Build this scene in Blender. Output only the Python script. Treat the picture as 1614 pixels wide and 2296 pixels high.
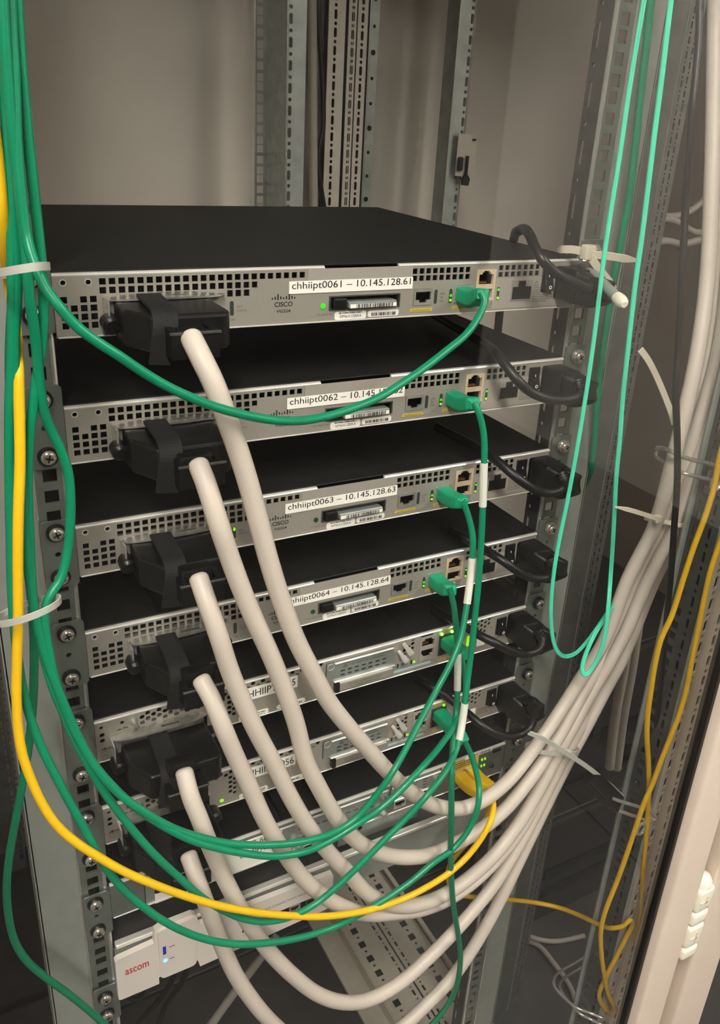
import bpy, bmesh, math, random
from mathutils import Vector, Matrix
from mathutils.geometry import delaunay_2d_cdt

# ------------------------------------------------------------------ scene reset
for o in list(bpy.data.objects):
    bpy.data.objects.remove(o)
SC = bpy.context.scene
COL = SC.collection
random.seed(4)

# ------------------------------------------------------------------ camera (solved from the 19 inch rack dimensions)
W, H = 1614, 2296
RM = [[0.8673845191691493, -0.4935664294212444, 0.06353169015591693],
      [-0.1528493864558999, -0.3857317357019223, -0.9098615791055457],
      [0.4735833199826178, 0.7794890684421083, -0.4100190620123597]]
CAM = Vector((-0.09405490651843823, -0.5817617317861639, 0.10647956749961865))
FPX, CX, CY = 1922.2714, 867.3498, 1113.9492
cd = bpy.data.cameras.new('camera')
cd.sensor_fit = 'VERTICAL'
cd.sensor_height = 24.0
cd.lens = FPX / H * 24.0
cd.shift_x = -(CX - W / 2) / H
cd.shift_y = (CY - H / 2) / H
cd.clip_start = 0.01
cam = bpy.data.objects.new('camera', cd)
COL.objects.link(cam)
mw = Matrix.Identity(4)
for r in range(3):
    mw[r][0] = RM[0][r]
    mw[r][1] = -RM[1][r]
    mw[r][2] = -RM[2][r]
    mw[r][3] = CAM[r]
cam.matrix_world = mw
SC.camera = cam

# ------------------------------------------------------------------ world, exposure
wd = bpy.data.worlds.new('world')
SC.world = wd
wd.use_nodes = True
wd.node_tree.nodes['Background'].inputs[0].default_value = (0.9, 0.95, 1.0, 1)
wd.node_tree.nodes['Background'].inputs[1].default_value = 0.05
SC.view_settings.view_transform = 'Standard'
SC.view_settings.look = 'None'
SC.view_settings.gamma = 1.0
SC.view_settings.exposure = 0.0
SC.view_settings.use_curve_mapping = False
LAMP = 75.0           # ceiling panel radiance
LAMPCOL = (1.0, 0.965, 0.91)

FLOOR = -1.25
CEIL = 1.45


def ray(u, v):
    a, b = (u - CX) / FPX, (v - CY) / FPX
    return Vector([RM[0][i] * a + RM[1][i] * b + RM[2][i] for i in range(3)])


def U(u, v, y=None, x=None, z=None):
    """photo pixel -> world point on the plane y= / x= / z="""
    d = ray(u, v)
    if y is not None:
        t = (y - CAM[1]) / d[1]
    elif x is not None:
        t = (x - CAM[0]) / d[0]
    else:
        t = (z - CAM[2]) / d[2]
    return CAM + d * t


# ------------------------------------------------------------------ materials
def lin(c):
    return tuple(((v / 255) / 12.92 if v <= 10 else ((v / 255 + .055) / 1.055) ** 2.4) for v in c)


MATS = {}


def mat(name, rgb, rough=.5, metal=0., var=.06, scale=60., bump=0., bscale=300., emit=None, estr=0., spec=.5, coat=0., stretch=None):
    if name in MATS:
        return MATS[name]
    m = bpy.data.materials.new(name)
    m.use_nodes = True
    nt = m.node_tree
    b = nt.nodes['Principled BSDF']
    c = lin(rgb)
    tc = nt.nodes.new('ShaderNodeTexCoord')
    mp = nt.nodes.new('ShaderNodeMapping')
    if stretch:
        mp.inputs['Scale'].default_value = stretch
    nt.links.new(tc.outputs['Object'], mp.inputs['Vector'])
    n = nt.nodes.new('ShaderNodeTexNoise')
    n.inputs['Scale'].default_value = scale
    n.inputs['Detail'].default_value = 4
    nt.links.new(mp.outputs['Vector'], n.inputs['Vector'])
    rp = nt.nodes.new('ShaderNodeValToRGB')
    rp.color_ramp.elements[0].position = .3
    rp.color_ramp.elements[1].position = .7
    rp.color_ramp.elements[0].color = tuple(max(0, x * (1 - var)) for x in c) + (1,)
    rp.color_ramp.elements[1].color = tuple(min(1, x * (1 + var)) for x in c) + (1,)
    nt.links.new(n.outputs['Fac'], rp.inputs['Fac'])
    nt.links.new(rp.outputs['Color'], b.inputs['Base Color'])
    b.inputs['Roughness'].default_value = rough
    b.inputs['Metallic'].default_value = metal
    b.inputs['Specular IOR Level'].default_value = spec
    b.inputs['Coat Weight'].default_value = coat
    if bump:
        n2 = nt.nodes.new('ShaderNodeTexNoise')
        n2.inputs['Scale'].default_value = bscale
        nt.links.new(mp.outputs['Vector'], n2.inputs['Vector'])
        bp = nt.nodes.new('ShaderNodeBump')
        bp.inputs['Strength'].default_value = bump
        bp.inputs['Distance'].default_value = .001
        nt.links.new(n2.outputs['Fac'], bp.inputs['Height'])
        nt.links.new(bp.outputs['Normal'], b.inputs['Normal'])
    if emit:
        b.inputs['Emission Color'].default_value = lin(emit) + (1,)
        b.inputs['Emission Strength'].default_value = estr
    MATS[name] = m
    return m


mat('panel', (170, 164, 154), .42, .35, .03, 400)
mat('panel_light', (180, 173, 163), .45, .3, .03, 400)
mat('clip_steel', (205, 202, 194), .28, .85, .22, 160)
mat('highlit_metal', (244, 240, 232), .3, .45, .03, 200)  # near-white, so folds and edges carry their highlight in the colour
mat('chassis', (26, 26, 25), .55, 0., .12, 900, .15, 1500, spec=.35)
mat('dark_inside', (9, 9, 9), .8, 0, .1)  # near black standing in for the shade inside hollow parts
mat('black_plastic', (15, 14, 14), .38, 0, .15, 200, .1, 600)
mat('black_matte', (16, 15, 15), .75, 0, .2, 500, .4, 900)
mat('black_rubber', (19, 18, 18), .4, 0, .1, 200)
mat('zinc', (172, 178, 173), .34, .6, .14, 45, .05, 200)
mat('zinc_dull', (150, 156, 148), .42, .75, .18, 30)
mat('zinc_beige', (190, 182, 168), .5, .25, .06, 60)
mat('powder_grey', (150, 153, 146), .5, .1, .05, 80, .1, 1200)
mat('steel_dark', (92, 92, 88), .45, .6, .15, 60)
mat('wall_panel', (218, 209, 196), .55, 0, .04, 8, .05, 800)
mat('beige_paint', (226, 208, 190), .4, 0, .03, 20, .05, 900)
mat('cream_plastic', (236, 228, 208), .4, 0, .03)
mat('white_cable', (212, 200, 187), .42, 0, .04, 40)
mat('green_cable', (0, 138, 97), .34, 0, .06, 60)
mat('green_plug', (4, 158, 114), .45, 0, .05, 120)
mat('dark_green_cable', (0, 118, 80), .4, 0, .06, 60)
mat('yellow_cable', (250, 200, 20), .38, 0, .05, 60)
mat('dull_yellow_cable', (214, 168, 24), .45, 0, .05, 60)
mat('teal_fibre', (86, 226, 186), .35, 0, .05, 60)
mat('nylon', (232, 222, 200), .4, 0, .04)
mat('nylon_clear', (205, 204, 194), .35, 0, .04)
mat('chrome', (226, 224, 218), .24, .78, .04, 100)
mat('screw', (214, 208, 198), .24, .8, .06, 200)
mat('paper', (252, 248, 238), .7, 0, .015, 300)
mat('ink', (22, 20, 18), .6, 0, .05)
mat('ink_grey', (92, 86, 78), .6, 0, .05)
mat('ink_faint', (120, 112, 102), .6, 0, .05)
mat('yellow_tag', (208, 182, 60), .5, 0, .05)
mat('cyan_tag', (176, 206, 206), .5, 0, .05)
mat('red_ink', (206, 42, 44), .5, 0, .05)
mat('blue_tag', (48, 44, 190), .5, 0, .05)
mat('port_beige', (206, 186, 156), .5, 0, .04)
mat('gold', (214, 160, 70), .3, .9, .05)
mat('white_plastic', (234, 224, 214), .4, 0, .02, 40)
mat('dark_grey_top', (58, 56, 54), .55, 0, .08, 500)
mat('led_green', (30, 190, 20), .3, 0, .05, emit=(60, 255, 20), estr=.6)
mat('led_lime', (150, 230, 20), .3, 0, .05, emit=(150, 255, 30), estr=.7)
mat('led_bright', (90, 255, 60), .3, 0, .05, emit=(120, 255, 80), estr=6.)
mat('led_off', (20, 70, 45), .3, 0, .05)
mat('led_lens', (60, 66, 58), .25, 0, .05)
mat('led_blue', (80, 140, 255), .3, 0, .05, emit=(60, 130, 255), estr=7.)
mat('floor_tile', (58, 55, 52), .55, 0, .2, 14, .1, 300)
mat('floor_joint', (30, 29, 28), .8, 0, .1)
mat('room_wall', (228, 222, 212), .8, 0, .03, 3)
mat('far_cabinets', (46, 46, 46), .6, 0, .08, 2)
mat('room_ceiling', (215, 212, 206), .9, 0, .02, 3)
mat('side_brown', (122, 110, 98), .6, 0, .05, 8)
mat('tower_dark', (34, 33, 32), .6, 0, .15, 20)
mat('grey_cable', (150, 142, 132), .5, 0, .06)
mat('sleeve', (226, 228, 214), .6, 0, .05)
mat('sleeve_grey', (190, 192, 180), .6, 0, .1, 300)
mat('lamp_glow', (255, 250, 240), .5, 0, 0., emit=(255, 255, 255), estr=1.)
nt = MATS['lamp_glow'].node_tree
nt.nodes['Principled BSDF'].inputs['Emission Color'].default_value = LAMPCOL + (1,)
nt.nodes['Principled BSDF'].inputs['Emission Strength'].default_value = LAMP

# clear safety glass: straight transmission plus Schlick reflection
g = bpy.data.materials.new('glass')
g.use_nodes = True
nt = g.node_tree
nt.nodes.clear()
out = nt.nodes.new('ShaderNodeOutputMaterial')
mix = nt.nodes.new('ShaderNodeMixShader')
tr = nt.nodes.new('ShaderNodeBsdfTransparent')
tr.inputs[0].default_value = (.985, .985, .975, 1)
gl = nt.nodes.new('ShaderNodeBsdfGlossy')
gl.inputs['Roughness'].default_value = .02
lw = nt.nodes.new('ShaderNodeLayerWeight')
lw.inputs[0].default_value = .5
pw = nt.nodes.new('ShaderNodeMath')
pw.operation = 'POWER'
pw.inputs[1].default_value = 5
ma = nt.nodes.new('ShaderNodeMath')
ma.operation = 'MULTIPLY_ADD'
ma.inputs[1].default_value = .96
ma.inputs[2].default_value = .04
nt.links.new(lw.outputs['Facing'], pw.inputs[0])
nt.links.new(pw.outputs[0], ma.inputs[0])
nt.links.new(ma.outputs[0], mix.inputs[0])
nt.links.new(tr.outputs[0], mix.inputs[1])
nt.links.new(gl.outputs[0], mix.inputs[2])
nt.links.new(mix.outputs[0], out.inputs[0])
MATS['glass'] = g


# ------------------------------------------------------------------ mesh helpers
class B:
    def __init__(s):
        s.v = []
        s.f = []

    def add(s, vs, fs):
        n = len(s.v)
        s.v += [tuple(p) for p in vs]
        s.f += [tuple(i + n for i in f) for f in fs]
        return s

    def box(s, x0, x1, y0, y1, z0, z1):
        vs = [(x, y, z) for x in (x0, x1) for y in (y0, y1) for z in (z0, z1)]
        return s.add(vs, [(0, 1, 3, 2), (4, 6, 7, 5), (0, 4, 5, 1), (2, 3, 7, 6), (0, 2, 6, 4), (1, 5, 7, 3)])

    def rbox(s, x0, x1, y0, y1, z0, z1, b=.001, seg=2):
        bm = bmesh.new()
        bmesh.ops.create_cube(bm, size=1)
        for v in bm.verts:
            v.co = Vector(((x0 + x1) / 2 + v.co.x * (x1 - x0), (y0 + y1) / 2 + v.co.y * (y1 - y0), (z0 + z1) / 2 + v.co.z * (z1 - z0)))
        bmesh.ops.bevel(bm, geom=bm.edges[:], offset=b, segments=seg, profile=.6, affect='EDGES')
        return s.bm(bm)

    def bm(s, bm):
        bm.verts.index_update()
        s.add([v.co[:] for v in bm.verts], [[v.index for v in f.verts] for f in bm.faces])
        bm.free()
        return s

    def prism(s, poly, y0, y1, f=None):
        """poly in (x,z), counter-clockwise seen from -y; extruded y0 (front) .. y1"""
        f = f or (lambda a, b, d: (a, d, b))
        n = len(poly)
        vs = [f(a, b, y0) for a, b in poly] + [f(a, b, y1) for a, b in poly]
        fs = [tuple(range(n)), tuple(range(2 * n - 1, n - 1, -1))]
        fs += [(i, i + n, (i + 1) % n + n, (i + 1) % n) for i in range(n)]
        return s.add(vs, fs)

    def cyl(s, p0, p1, r0, r1=None, seg=14):
        r1 = r0 if r1 is None else r1
        p0, p1 = Vector(p0), Vector(p1)
        a = (p1 - p0).normalized()
        q = a.orthogonal().normalized()
        w = a.cross(q)
        vs = []
        for p, r in ((p0, r0), (p1, r1)):
            vs += [p + (q * math.cos(2 * math.pi * k / seg) + w * math.sin(2 * math.pi * k / seg)) * r for k in range(seg)]
        fs = [(k, (k + 1) % seg, (k + 1) % seg + seg, k + seg) for k in range(seg)]
        fs += [tuple(range(seg - 1, -1, -1)), tuple(range(seg, 2 * seg))]
        return s.add(vs, fs)

    def lathe(s, p, axis, prof, seg=16):
        """prof: list of (distance along axis, radius)"""
        p, a = Vector(p), Vector(axis).normalized()
        q = a.orthogonal().normalized()
        w = a.cross(q)
        vs, fs = [], []
        for d, r in prof:
            vs += [p + a * d + (q * math.cos(2 * math.pi * k / seg) + w * math.sin(2 * math.pi * k / seg)) * r for k in range(seg)]
        for j in range(len(prof) - 1):
            fs += [(j * seg + k, j * seg + (k + 1) % seg, (j + 1) * seg + (k + 1) % seg, (j + 1) * seg + k) for k in range(seg)]
        fs += [tuple(range(seg - 1, -1, -1)), tuple(range((len(prof) - 1) * seg, len(prof) * seg))]
        return s.add(vs, fs)

    def sweep(s, pts, prof, up=None, closed=False, caps=True, scale=None):
        """sweep closed 2d profile along pts (list of Vector); frames by parallel transport, or fixed 'up' axis"""
        n, m = len(pts), len(prof)
        T = []
        for i in range(n):
            a = pts[(i - 1) % n] if (closed or i > 0) else pts[i]
            b = pts[(i + 1) % n] if (closed or i < n - 1) else pts[i]
            t = (b - a)
            T.append(t.normalized() if t.length > 1e-9 else Vector((0, 0, 1)))
        vs, fs = [], []
        q = None
        for i in range(n):
            t = T[i]
            if up is not None:
                w = Vector(up) - t * t.dot(Vector(up))
                w.normalize()
                q = t.cross(w).normalized()
            else:
                if q is None:
                    q = t.orthogonal().normalized()
                else:
                    q = (q - t * q.dot(t)).normalized()
                w = t.cross(q)
            k = scale[i] if scale else 1.
            vs += [pts[i] + (q * a + w * b) * k for a, b in prof]
        for i in range(n if closed else n - 1):
            j = (i + 1) % n
            fs += [(i * m + k, i * m + (k + 1) % m, j * m + (k + 1) % m, j * m + k) for k in range(m)]
        if caps and not closed:
            fs += [tuple(range(m - 1, -1, -1)), tuple(range((n - 1) * m, n * m))]
        return s.add(vs, fs)

    def tube(s, pts, r, seg=12, scale=None, closed=False):
        return s.sweep(pts, [(r * math.cos(2 * math.pi * k / seg), r * math.sin(2 * math.pi * k / seg)) for k in range(seg)], scale=scale, closed=closed)

    def plate(s, outer, holes, t, f=None, y0=0.):
        """flat plate with real holes: outer and holes are 2d loops, thickness t behind the face"""
        f = f or (lambda a, b, d: (a, y0 + d, b))
        pts, edges, own = [], [], []
        for hi, lp in enumerate([outer] + holes):
            k = len(pts)
            pts += [Vector(p) for p in lp]
            own += [hi] * len(lp)
            edges += [(k + i, k + (i + 1) % len(lp)) for i in range(len(lp))]
        vo, eo, fo, ov, oe, of = delaunay_2d_cdt(pts, edges, [list(range(len(outer)))], 1, 1e-7)
        ow = [own[o[0]] if o else -1 for o in ov]
        tri = []
        for fc in fo:
            h = {ow[i] for i in fc}
            if len(h) == 1 and list(h)[0] > 0:
                c = sum((vo[i] for i in fc), Vector((0, 0))) / len(fc)
                if inside(c, holes[list(h)[0] - 1]):
                    continue
            tri.append(fc)
        n = len(vo)
        vs = [f(p.x, p.y, 0.) for p in vo] + [f(p.x, p.y, t) for p in vo]
        fs = [tuple(x) for x in tri] + [tuple(i + n for i in reversed(x)) for x in tri]
        s.add(vs, fs)
        for lp in [outer] + holes:
            m = len(lp)
            s.add([f(a, b, 0.) for a, b in lp] + [f(a, b, t) for a, b in lp], [(i, (i + 1) % m, (i + 1) % m + m, i + m) for i in range(m)])
        return s

    def mesh(s, name, smooth=False, off=None, fix=True):
        me = bpy.data.meshes.new(name)
        o = off or Vector((0, 0, 0))
        me.from_pydata([(p[0] - o[0], p[1] - o[1], p[2] - o[2]) for p in s.v], [], s.f)
        if fix:
            bm = bmesh.new()
            bm.from_mesh(me)
            bmesh.ops.recalc_face_normals(bm, faces=bm.faces)
            bm.to_mesh(me)
            bm.free()
        if smooth:
            me.polygons.foreach_set('use_smooth', [True] * len(me.polygons))
            me.set_sharp_from_angle(angle=math.radians(42))
        me.update()
        return me


def inside(p, poly):
    r = False
    n = len(poly)
    for i in range(n):
        a, b = poly[i], poly[(i + 1) % n]
        if (a[1] > p[1]) != (b[1] > p[1]) and p[0] < (b[0] - a[0]) * (p[1] - a[1]) / (b[1] - a[1]) + a[0]:
            r = not r
    return r


def rect(x0, x1, z0, z1):
    return [(x0, z0), (x1, z0), (x1, z1), (x0, z1)]


def rrect(x0, x1, z0, z1, r, n=4):
    o = []
    for cx, cz, a in ((x1 - r, z0 + r, -90), (x1 - r, z1 - r, 0), (x0 + r, z1 - r, 90), (x0 + r, z0 + r, 180)):
        for k in range(n + 1):
            t = math.radians(a + 90 * k / n)
            o.append((cx + r * math.cos(t), cz + r * math.sin(t)))
    return o


def ngon(x, z, r, n=8, a0=0.):
    return [(x + r * math.cos(2 * math.pi * k / n + a0), z + r * math.sin(2 * math.pi * k / n + a0)) for k in range(n)]


ROOTLOC = {}


def wloc(o):
    return o.get('_w') and Vector(o['_w']) or Vector((0, 0, 0))


def add(name, b, m, parent=None, smooth=False, base=None, label=None, cat=None, group=None, kind=None):
    """one mesh object; the geometry is given in world (or prototype) coordinates"""
    if parent is None:
        base = Vector(base) if base is not None else Vector(b.v[0])
    else:
        base = ORI[parent]
    o = bpy.data.objects.new(name, b.mesh(name, smooth, base))
    o.data.materials.append(MATS[m])
    COL.objects.link(o)
    ORI[o] = base
    if parent is None:
        o.location = base
    else:
        o.parent = parent
    tagit(o, label, cat, group, kind)
    return o


ORI = {}


def tagit(o, label=None, cat=None, group=None, kind=None):
    if label:
        o['label'] = label
    if cat:
        o['category'] = cat
    if group:
        o['group'] = group
    if kind:
        o['kind'] = kind


def thing(name, label, cat, loc=(0, 0, 0), group=None):
    o = bpy.data.objects.new(name, None)
    o.empty_display_size = .02
    COL.objects.link(o)
    o.location = loc
    ORI[o] = Vector(loc)
    tagit(o, label, cat, group)
    return o


def copy_tree(o, parent=None):
    c = o.copy()
    COL.objects.link(c)
    ORI[c] = ORI[o]
    if parent:
        c.parent = parent
    for ch in [x for x in list(ORI) if x.parent == o]:
        copy_tree(ch, c)
    return c


def kids(o):
    return [x for x in ORI if x.parent == o]


# text as real mesh lettering
TXT = {}


def text(s, x, z, w=None, h=None, y=-.0003, parent=None, m='ink', align='l', name='lettering', slope=0., label=None, bold=0.):
    """write s with its lower left corner at (x, z), scaled to width w and/or cap height h, facing -y"""
    key = (s, bold)
    if key not in TXT:
        cu = bpy.data.curves.new('t', 'FONT')
        cu.body = s
        cu.resolution_u = 3
        cu.offset = bold
        ob = bpy.data.objects.new('t', cu)
        me = bpy.data.meshes.new_from_object(ob)
        TXT[key] = ([v.co[:] for v in me.vertices], [tuple(p.vertices) for p in me.polygons])
        bpy.data.objects.remove(ob)
        bpy.data.meshes.remove(me)
    vs, fs = TXT[key]
    x0, x1 = min(v[0] for v in vs), max(v[0] for v in vs)
    z0, z1 = min(v[1] for v in vs), max(v[1] for v in vs)
    if w is None:
        k = h / (z1 - z0)
        sx = sz = k
    else:
        sx = w / (x1 - x0)
        sz = h / (z1 - z0) if h else sx
    ww = (x1 - x0) * sx
    ox = x - (ww if align == 'r' else ww / 2 if align == 'c' else 0)
    b = B()
    b.add([(ox + (v[0] - x0) * sx, y, z + (v[1] - z0) * sz + slope * (v[0] - x0) * sx) for v in vs], fs)
    return add(name, b, m, parent, label=label) if parent is not None else b


def spline(pts, per=7):
    """centripetal-ish Catmull-Rom through pts"""
    P = [2 * pts[0] - pts[1]] + list(pts) + [2 * pts[-1] - pts[-2]]
    o = []
    for i in range(1, len(P) - 2):
        p0, p1, p2, p3 = P[i - 1:i + 3]
        d1 = max((p2 - p1).length, 1e-6)
        d0 = max((p1 - p0).length, 1e-6)
        d2 = max((p3 - p2).length, 1e-6)
        a, b, c = d0 ** .5, d1 ** .5, d2 ** .5
        m1 = (p2 - p1) + b * ((p1 - p0) / a - (p2 - p0) / (a + b))
        m2 = (p2 - p1) + b * ((p3 - p2) / c - (p3 - p1) / (b + c))
        for k in range(per):
            t = k / per
            t2, t3 = t * t, t * t * t
            o.append(p1 * (2 * t3 - 3 * t2 + 1) + m1 * (t3 - 2 * t2 + t) + p2 * (3 * t2 - 2 * t3) + m2 * (t3 - t2))
    o.append(P[-2].copy())
    # light smoothing of the traced points
    for _ in range(2):
        o = [o[0]] + [(o[i - 1] + 2 * o[i] + o[i + 1]) / 4 for i in range(1, len(o) - 1)] + [o[-1]]
    return o


def path(lst, y=None):
    """list of (u, v[, y]) or (u, v, 'z', z) pixels -> world points; missing y is interpolated along the list"""
    ks = [(i, p[2]) for i, p in enumerate(lst) if len(p) == 3]
    o = []
    for i, p in enumerate(lst):
        if len(p) == 4:
            o.append(U(p[0], p[1], **{p[2]: p[3]}))
        elif len(p) == 3:
            o.append(U(p[0], p[1], y=p[2]))
        else:
            lo = [k for k in ks if k[0] < i]
            hi = [k for k in ks if k[0] > i]
            if lo and hi:
                a, b = lo[-1], hi[0]
                yy = a[1] + (b[1] - a[1]) * (i - a[0]) / (b[0] - a[0])
            else:
                yy = lo[-1][1] if lo else hi[0][1] if hi else y
            o.append(U(p[0], p[1], y=yy))
    return o


MM = .001
# ================================================================== ROOM
def slab(name, m, x0, x1, y0, y1, z0, z1):
    return add(name, B().box(x0, x1, y0, y1, z0, z1), m, None, base=(x0, y0, z0), kind='structure')


flo = slab('floor', 'floor_joint', -2.4, 3.4, -3.2, 1.6, FLOOR - .05, FLOOR - .012)
tm = None
for i in range(-4, 6):
    for j in range(-6, 3):
        x, y = .16 + i * .6, .1 + j * .6
        if not (-2.4 <= x - .3 and x + .3 <= 3.42 and y - .3 >= -3.25 and y + .3 <= 1.65):
            continue
        if tm is None:
            tm = B().rbox(-.298, .298, -.298, .298, -.012, 0, .002, 1).mesh('floor_tile')
            tm.materials.append(MATS['floor_tile'])
        o = bpy.data.objects.new('floor_tile', tm)
        COL.objects.link(o)
        o.parent = flo
        o.location = Vector((x, y, FLOOR)) - ORI[flo]
slab('ceiling', 'room_ceiling', -2.4, 3.4, -3.2, 1.6, CEIL, CEIL + .05)
slab('wall_front', 'far_cabinets', -2.4, 3.4, -3.25, -3.2, FLOOR - .05, CEIL)
slab('wall_left', 'room_wall', -2.45, -2.4, -3.2, 1.6, FLOOR - .05, CEIL)
slab('wall_right', 'room_wall', 2.5, 2.55, -3.2, 1.6, FLOOR - .05, CEIL)
slab('wall_back', 'room_wall', -2.4, 3.4, 1.6, 1.65, FLOOR - .05, CEIL)
LIGHTS = [(-.55, -1.2, 'long ceiling light over the aisle, near the left wall'), (-.55, -2.5, 'long ceiling light by the far cabinets, near the left wall'), (1.75, -1.7, 'long ceiling light added near the right wall for fill')]  # third lamp is added to light the right wall and give fill
for x, y, lb in LIGHTS:
    t = thing('ceiling_light', lb, 'light', (x, y, CEIL), 'ceiling lights over the aisle')
    L_ = .62 if y > -2.4 else .55
    b = B()
    for a in ((-.13, -.11, -L_, L_), (.11, .13, -L_, L_), (-.11, .11, -L_, -L_ + .02), (-.11, .11, L_ - .02, L_)):
        b.box(x + a[0], x + a[1], y + a[2], y + a[3], CEIL - .03, CEIL)
    add('frame', b, 'white_plastic', t)
    add('diffuser', B().box(x - .11, x + .11, y - L_ + .02, y + L_ - .02, CEIL - .02, CEIL - .015), 'lamp_glow', t)



# ================================================================== CABINETS
ZB, ZT = FLOOR + .01, .72
SPAN = (FLOOR + .06, .66)


def slots(x, z0, z1, pitch=.025, w=.0045, l=.012, dot=.0024, ph=0.):
    o = []
    z = z0 + .02 + ph
    while z < z1 - .03:
        o.append(rrect(x - w / 2, x + w / 2, z, z + l, w * .3, 1))
        o.append(ngon(x, z + l + (pitch - l) / 2, dot, 6))
        z += pitch
    return o


def squares(x, z0, z1, w=.0095):
    """EIA square hole pattern, three per rack unit"""
    o = []
    k = int((z0 - .006) / .04445) - 1
    while True:
        zt = .0008 + k * .04445
        if zt > z1:
            break
        for d in (.00635, .022225, .0381):
            z = zt - d
            if z0 + .01 < z < z1 - .01:
                o.append(rect(x - w / 2, x + w / 2, z - w / 2, z + w / 2))
        k += 1
    return o


def fx(x0):
    """mapping for plates that face -x: (a, b, d) -> a along y"""
    return lambda a, b, d: (x0 + d, a, b)


Z0, Z1 = SPAN
cab = thing('server_cabinet', 'tall grey server cabinet with glass front door holding the stack of rack units', 'cabinet', (.219, .35, FLOOR))


def edge(b, x, y, r=.0014):
    return b.cyl((x, y, Z0), (x, y, Z1), r, seg=8)


def zig(parent, xs, s, y, depth, strip_m='powder_grey', dull=False):
    """mounting rail: square-hole flange facing the front, slotted web going back, plain outer strip.
    xs = x of the inner edge, s = +1 for a right hand rail, -1 for a left hand one"""
    def X(d):
        return xs + s * d
    a, b_ = sorted((X(0), X(.0215)))
    o = add('mounting_rail', B().plate(rect(a, b_, Z0, Z1), squares(X(.0105), Z0, Z1), .002, y0=y), 'zinc_dull', parent)
    bb = B()
    ya, yb = sorted((y + .002, y + depth))
    hs = slots((ya + yb) / 2 + .005, Z0, Z1, .04445, .0040, .020, .0022)
    bb.plate(rect(ya, yb, Z0, Z1), hs, .0015, f=fx(X(0) if s > 0 else X(0) - .0015))
    add('slotted_web', bb, 'steel_dark', o)  # dark steel puts the shade on the zinc web into its colour
    eb = B()
    edge(eb, X(.0008), y + .001, .0020)
    edge(eb, X(.0215), y + .001, .0013)
    add('folded_edge', eb, 'chrome', o, smooth=True)  # chrome brighter than the flange puts the highlight into the fold's colour
    a, b_ = sorted((X(.0215), X(.0555)))
    add('plain_strip', B().box(a, b_, y + .001, y + .003, Z0, Z1), strip_m, o)
    q = B().box(min(X(.0545), X(.0565)), max(X(.0545), X(.0565)), y + .001, y + .03, Z0, Z1)
    add('strip_return', q, strip_m, o)
    return o


zig(cab, .4405, 1, .0025, .023)
zig(cab, -.0025, -1, .0025, .023)

# rear right rail (two stepped flanges joined by a web) and rear left rail
def rear_rail(parent, xi, s=1):
    def X(d):
        return xi + s * d
    a, b_ = sorted((X(0), X(.0165)))
    o = add('mounting_rail', B().plate(rect(a, b_, Z0, Z1), squares(X(.0085), Z0, Z1, .011), .002, y0=.78), 'zinc', parent)
    ya, yb = .70, .78
    hs = [ngon(.735, z, .003, 6) for z in [Z0 + .05 + .09 * k for k in range(20)]]
    add('web', B().plate(rect(ya, yb, Z0, Z1), hs, .0015, f=fx(X(.0165))), 'zinc', o)
    a, b_ = sorted((X(.0165), X(.047)))
    add('stepped_flange', B().plate(rect(a, b_, Z0, Z1), slots(X(.0225), Z0, Z1, .03, .0055, .014, .0028), .0015, y0=.70), 'zinc', o)
    eb = B()
    edge(eb, X(0), .781, .0016)
    edge(eb, X(.0175), .70, .0016)
    add('folded_edge', eb, 'chrome', o, smooth=True)
    return o


rear_rail(cab, .4475)
rear_rail(cab, -.01, -1)

# rear corner pillars (perforated sections back to back with the next cabinet)
def pillar(parent, plates, name='pillar'):
    o = None
    for x0, x1, y, rows, m in plates:
        hs = []
        for i, rx in enumerate(rows):
            hs += slots(rx, Z0, Z1, .025, .0052, .0135, .0028, .003 * i)
        bp = B().plate(rect(x0, x1, ZB, ZT), hs, .002, y0=y)
        if o is None:
            o = add(name, bp, m, parent)
        else:
            add('perforated_face', bp, m, o)
    return o


p = pillar(cab, [(.566, .595, .775, [.578], 'zinc_beige'), (.595, .600, .80, [], 'steel_dark'), (.603, .617, .78, [.611], 'zinc_beige')])
add('shade_backing', B().box(.568, .5985, .790, .795, ZB, ZT).box(.604, .6165, .792, .797, ZB, ZT), 'dark_inside', p)  # black plates painting in the shade behind the slots

# front right pillar: perforated front face, slotted inner side
p = pillar(cab, [(.549, .598, -.125, [.562, .581], 'zinc_beige')])
add('shade_backing', B().box(.551, .596, -.108, -.104, ZB, ZT), 'dark_inside', p)  # black sheet for the shade inside the pillar
add('inner_web', B().plate(rect(-.123, -.086, ZB, ZT), slots(-.113, Z0, Z1, .025, .004, .012, .0025) + squares(-.099, Z0, Z1, .009), .002, f=fx(.549)), 'steel_dark', p)
eb = B()
edge(eb, .549, -.125, .002)
edge(eb, .549, -.086, .0035)
add('folded_edge', eb, 'zinc', p, smooth=True)
# second upright set back on the right side
hs = []
for rx, ph in ((.546, 0), (.553, .004), (.603, .002), (.610, .006)):
    hs += slots(rx, Z0, Z1, .0125, .0022, .0062, .0010, ph)
p = add('pillar', B().plate(rect(.540, .617, ZB, ZT), hs, .002, y0=.075), 'steel_dark', cab)
add('shade_backing', B().box(.542, .616, .088, .091, ZB, ZT), 'dark_inside', p)  # black sheet painted as shade behind the small slots
eb = B()
edge(eb, .540, .076, .0016)
edge(eb, .596, .0755, .0012)
add('folded_edge', eb, 'zinc_dull', p, smooth=True)
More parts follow.
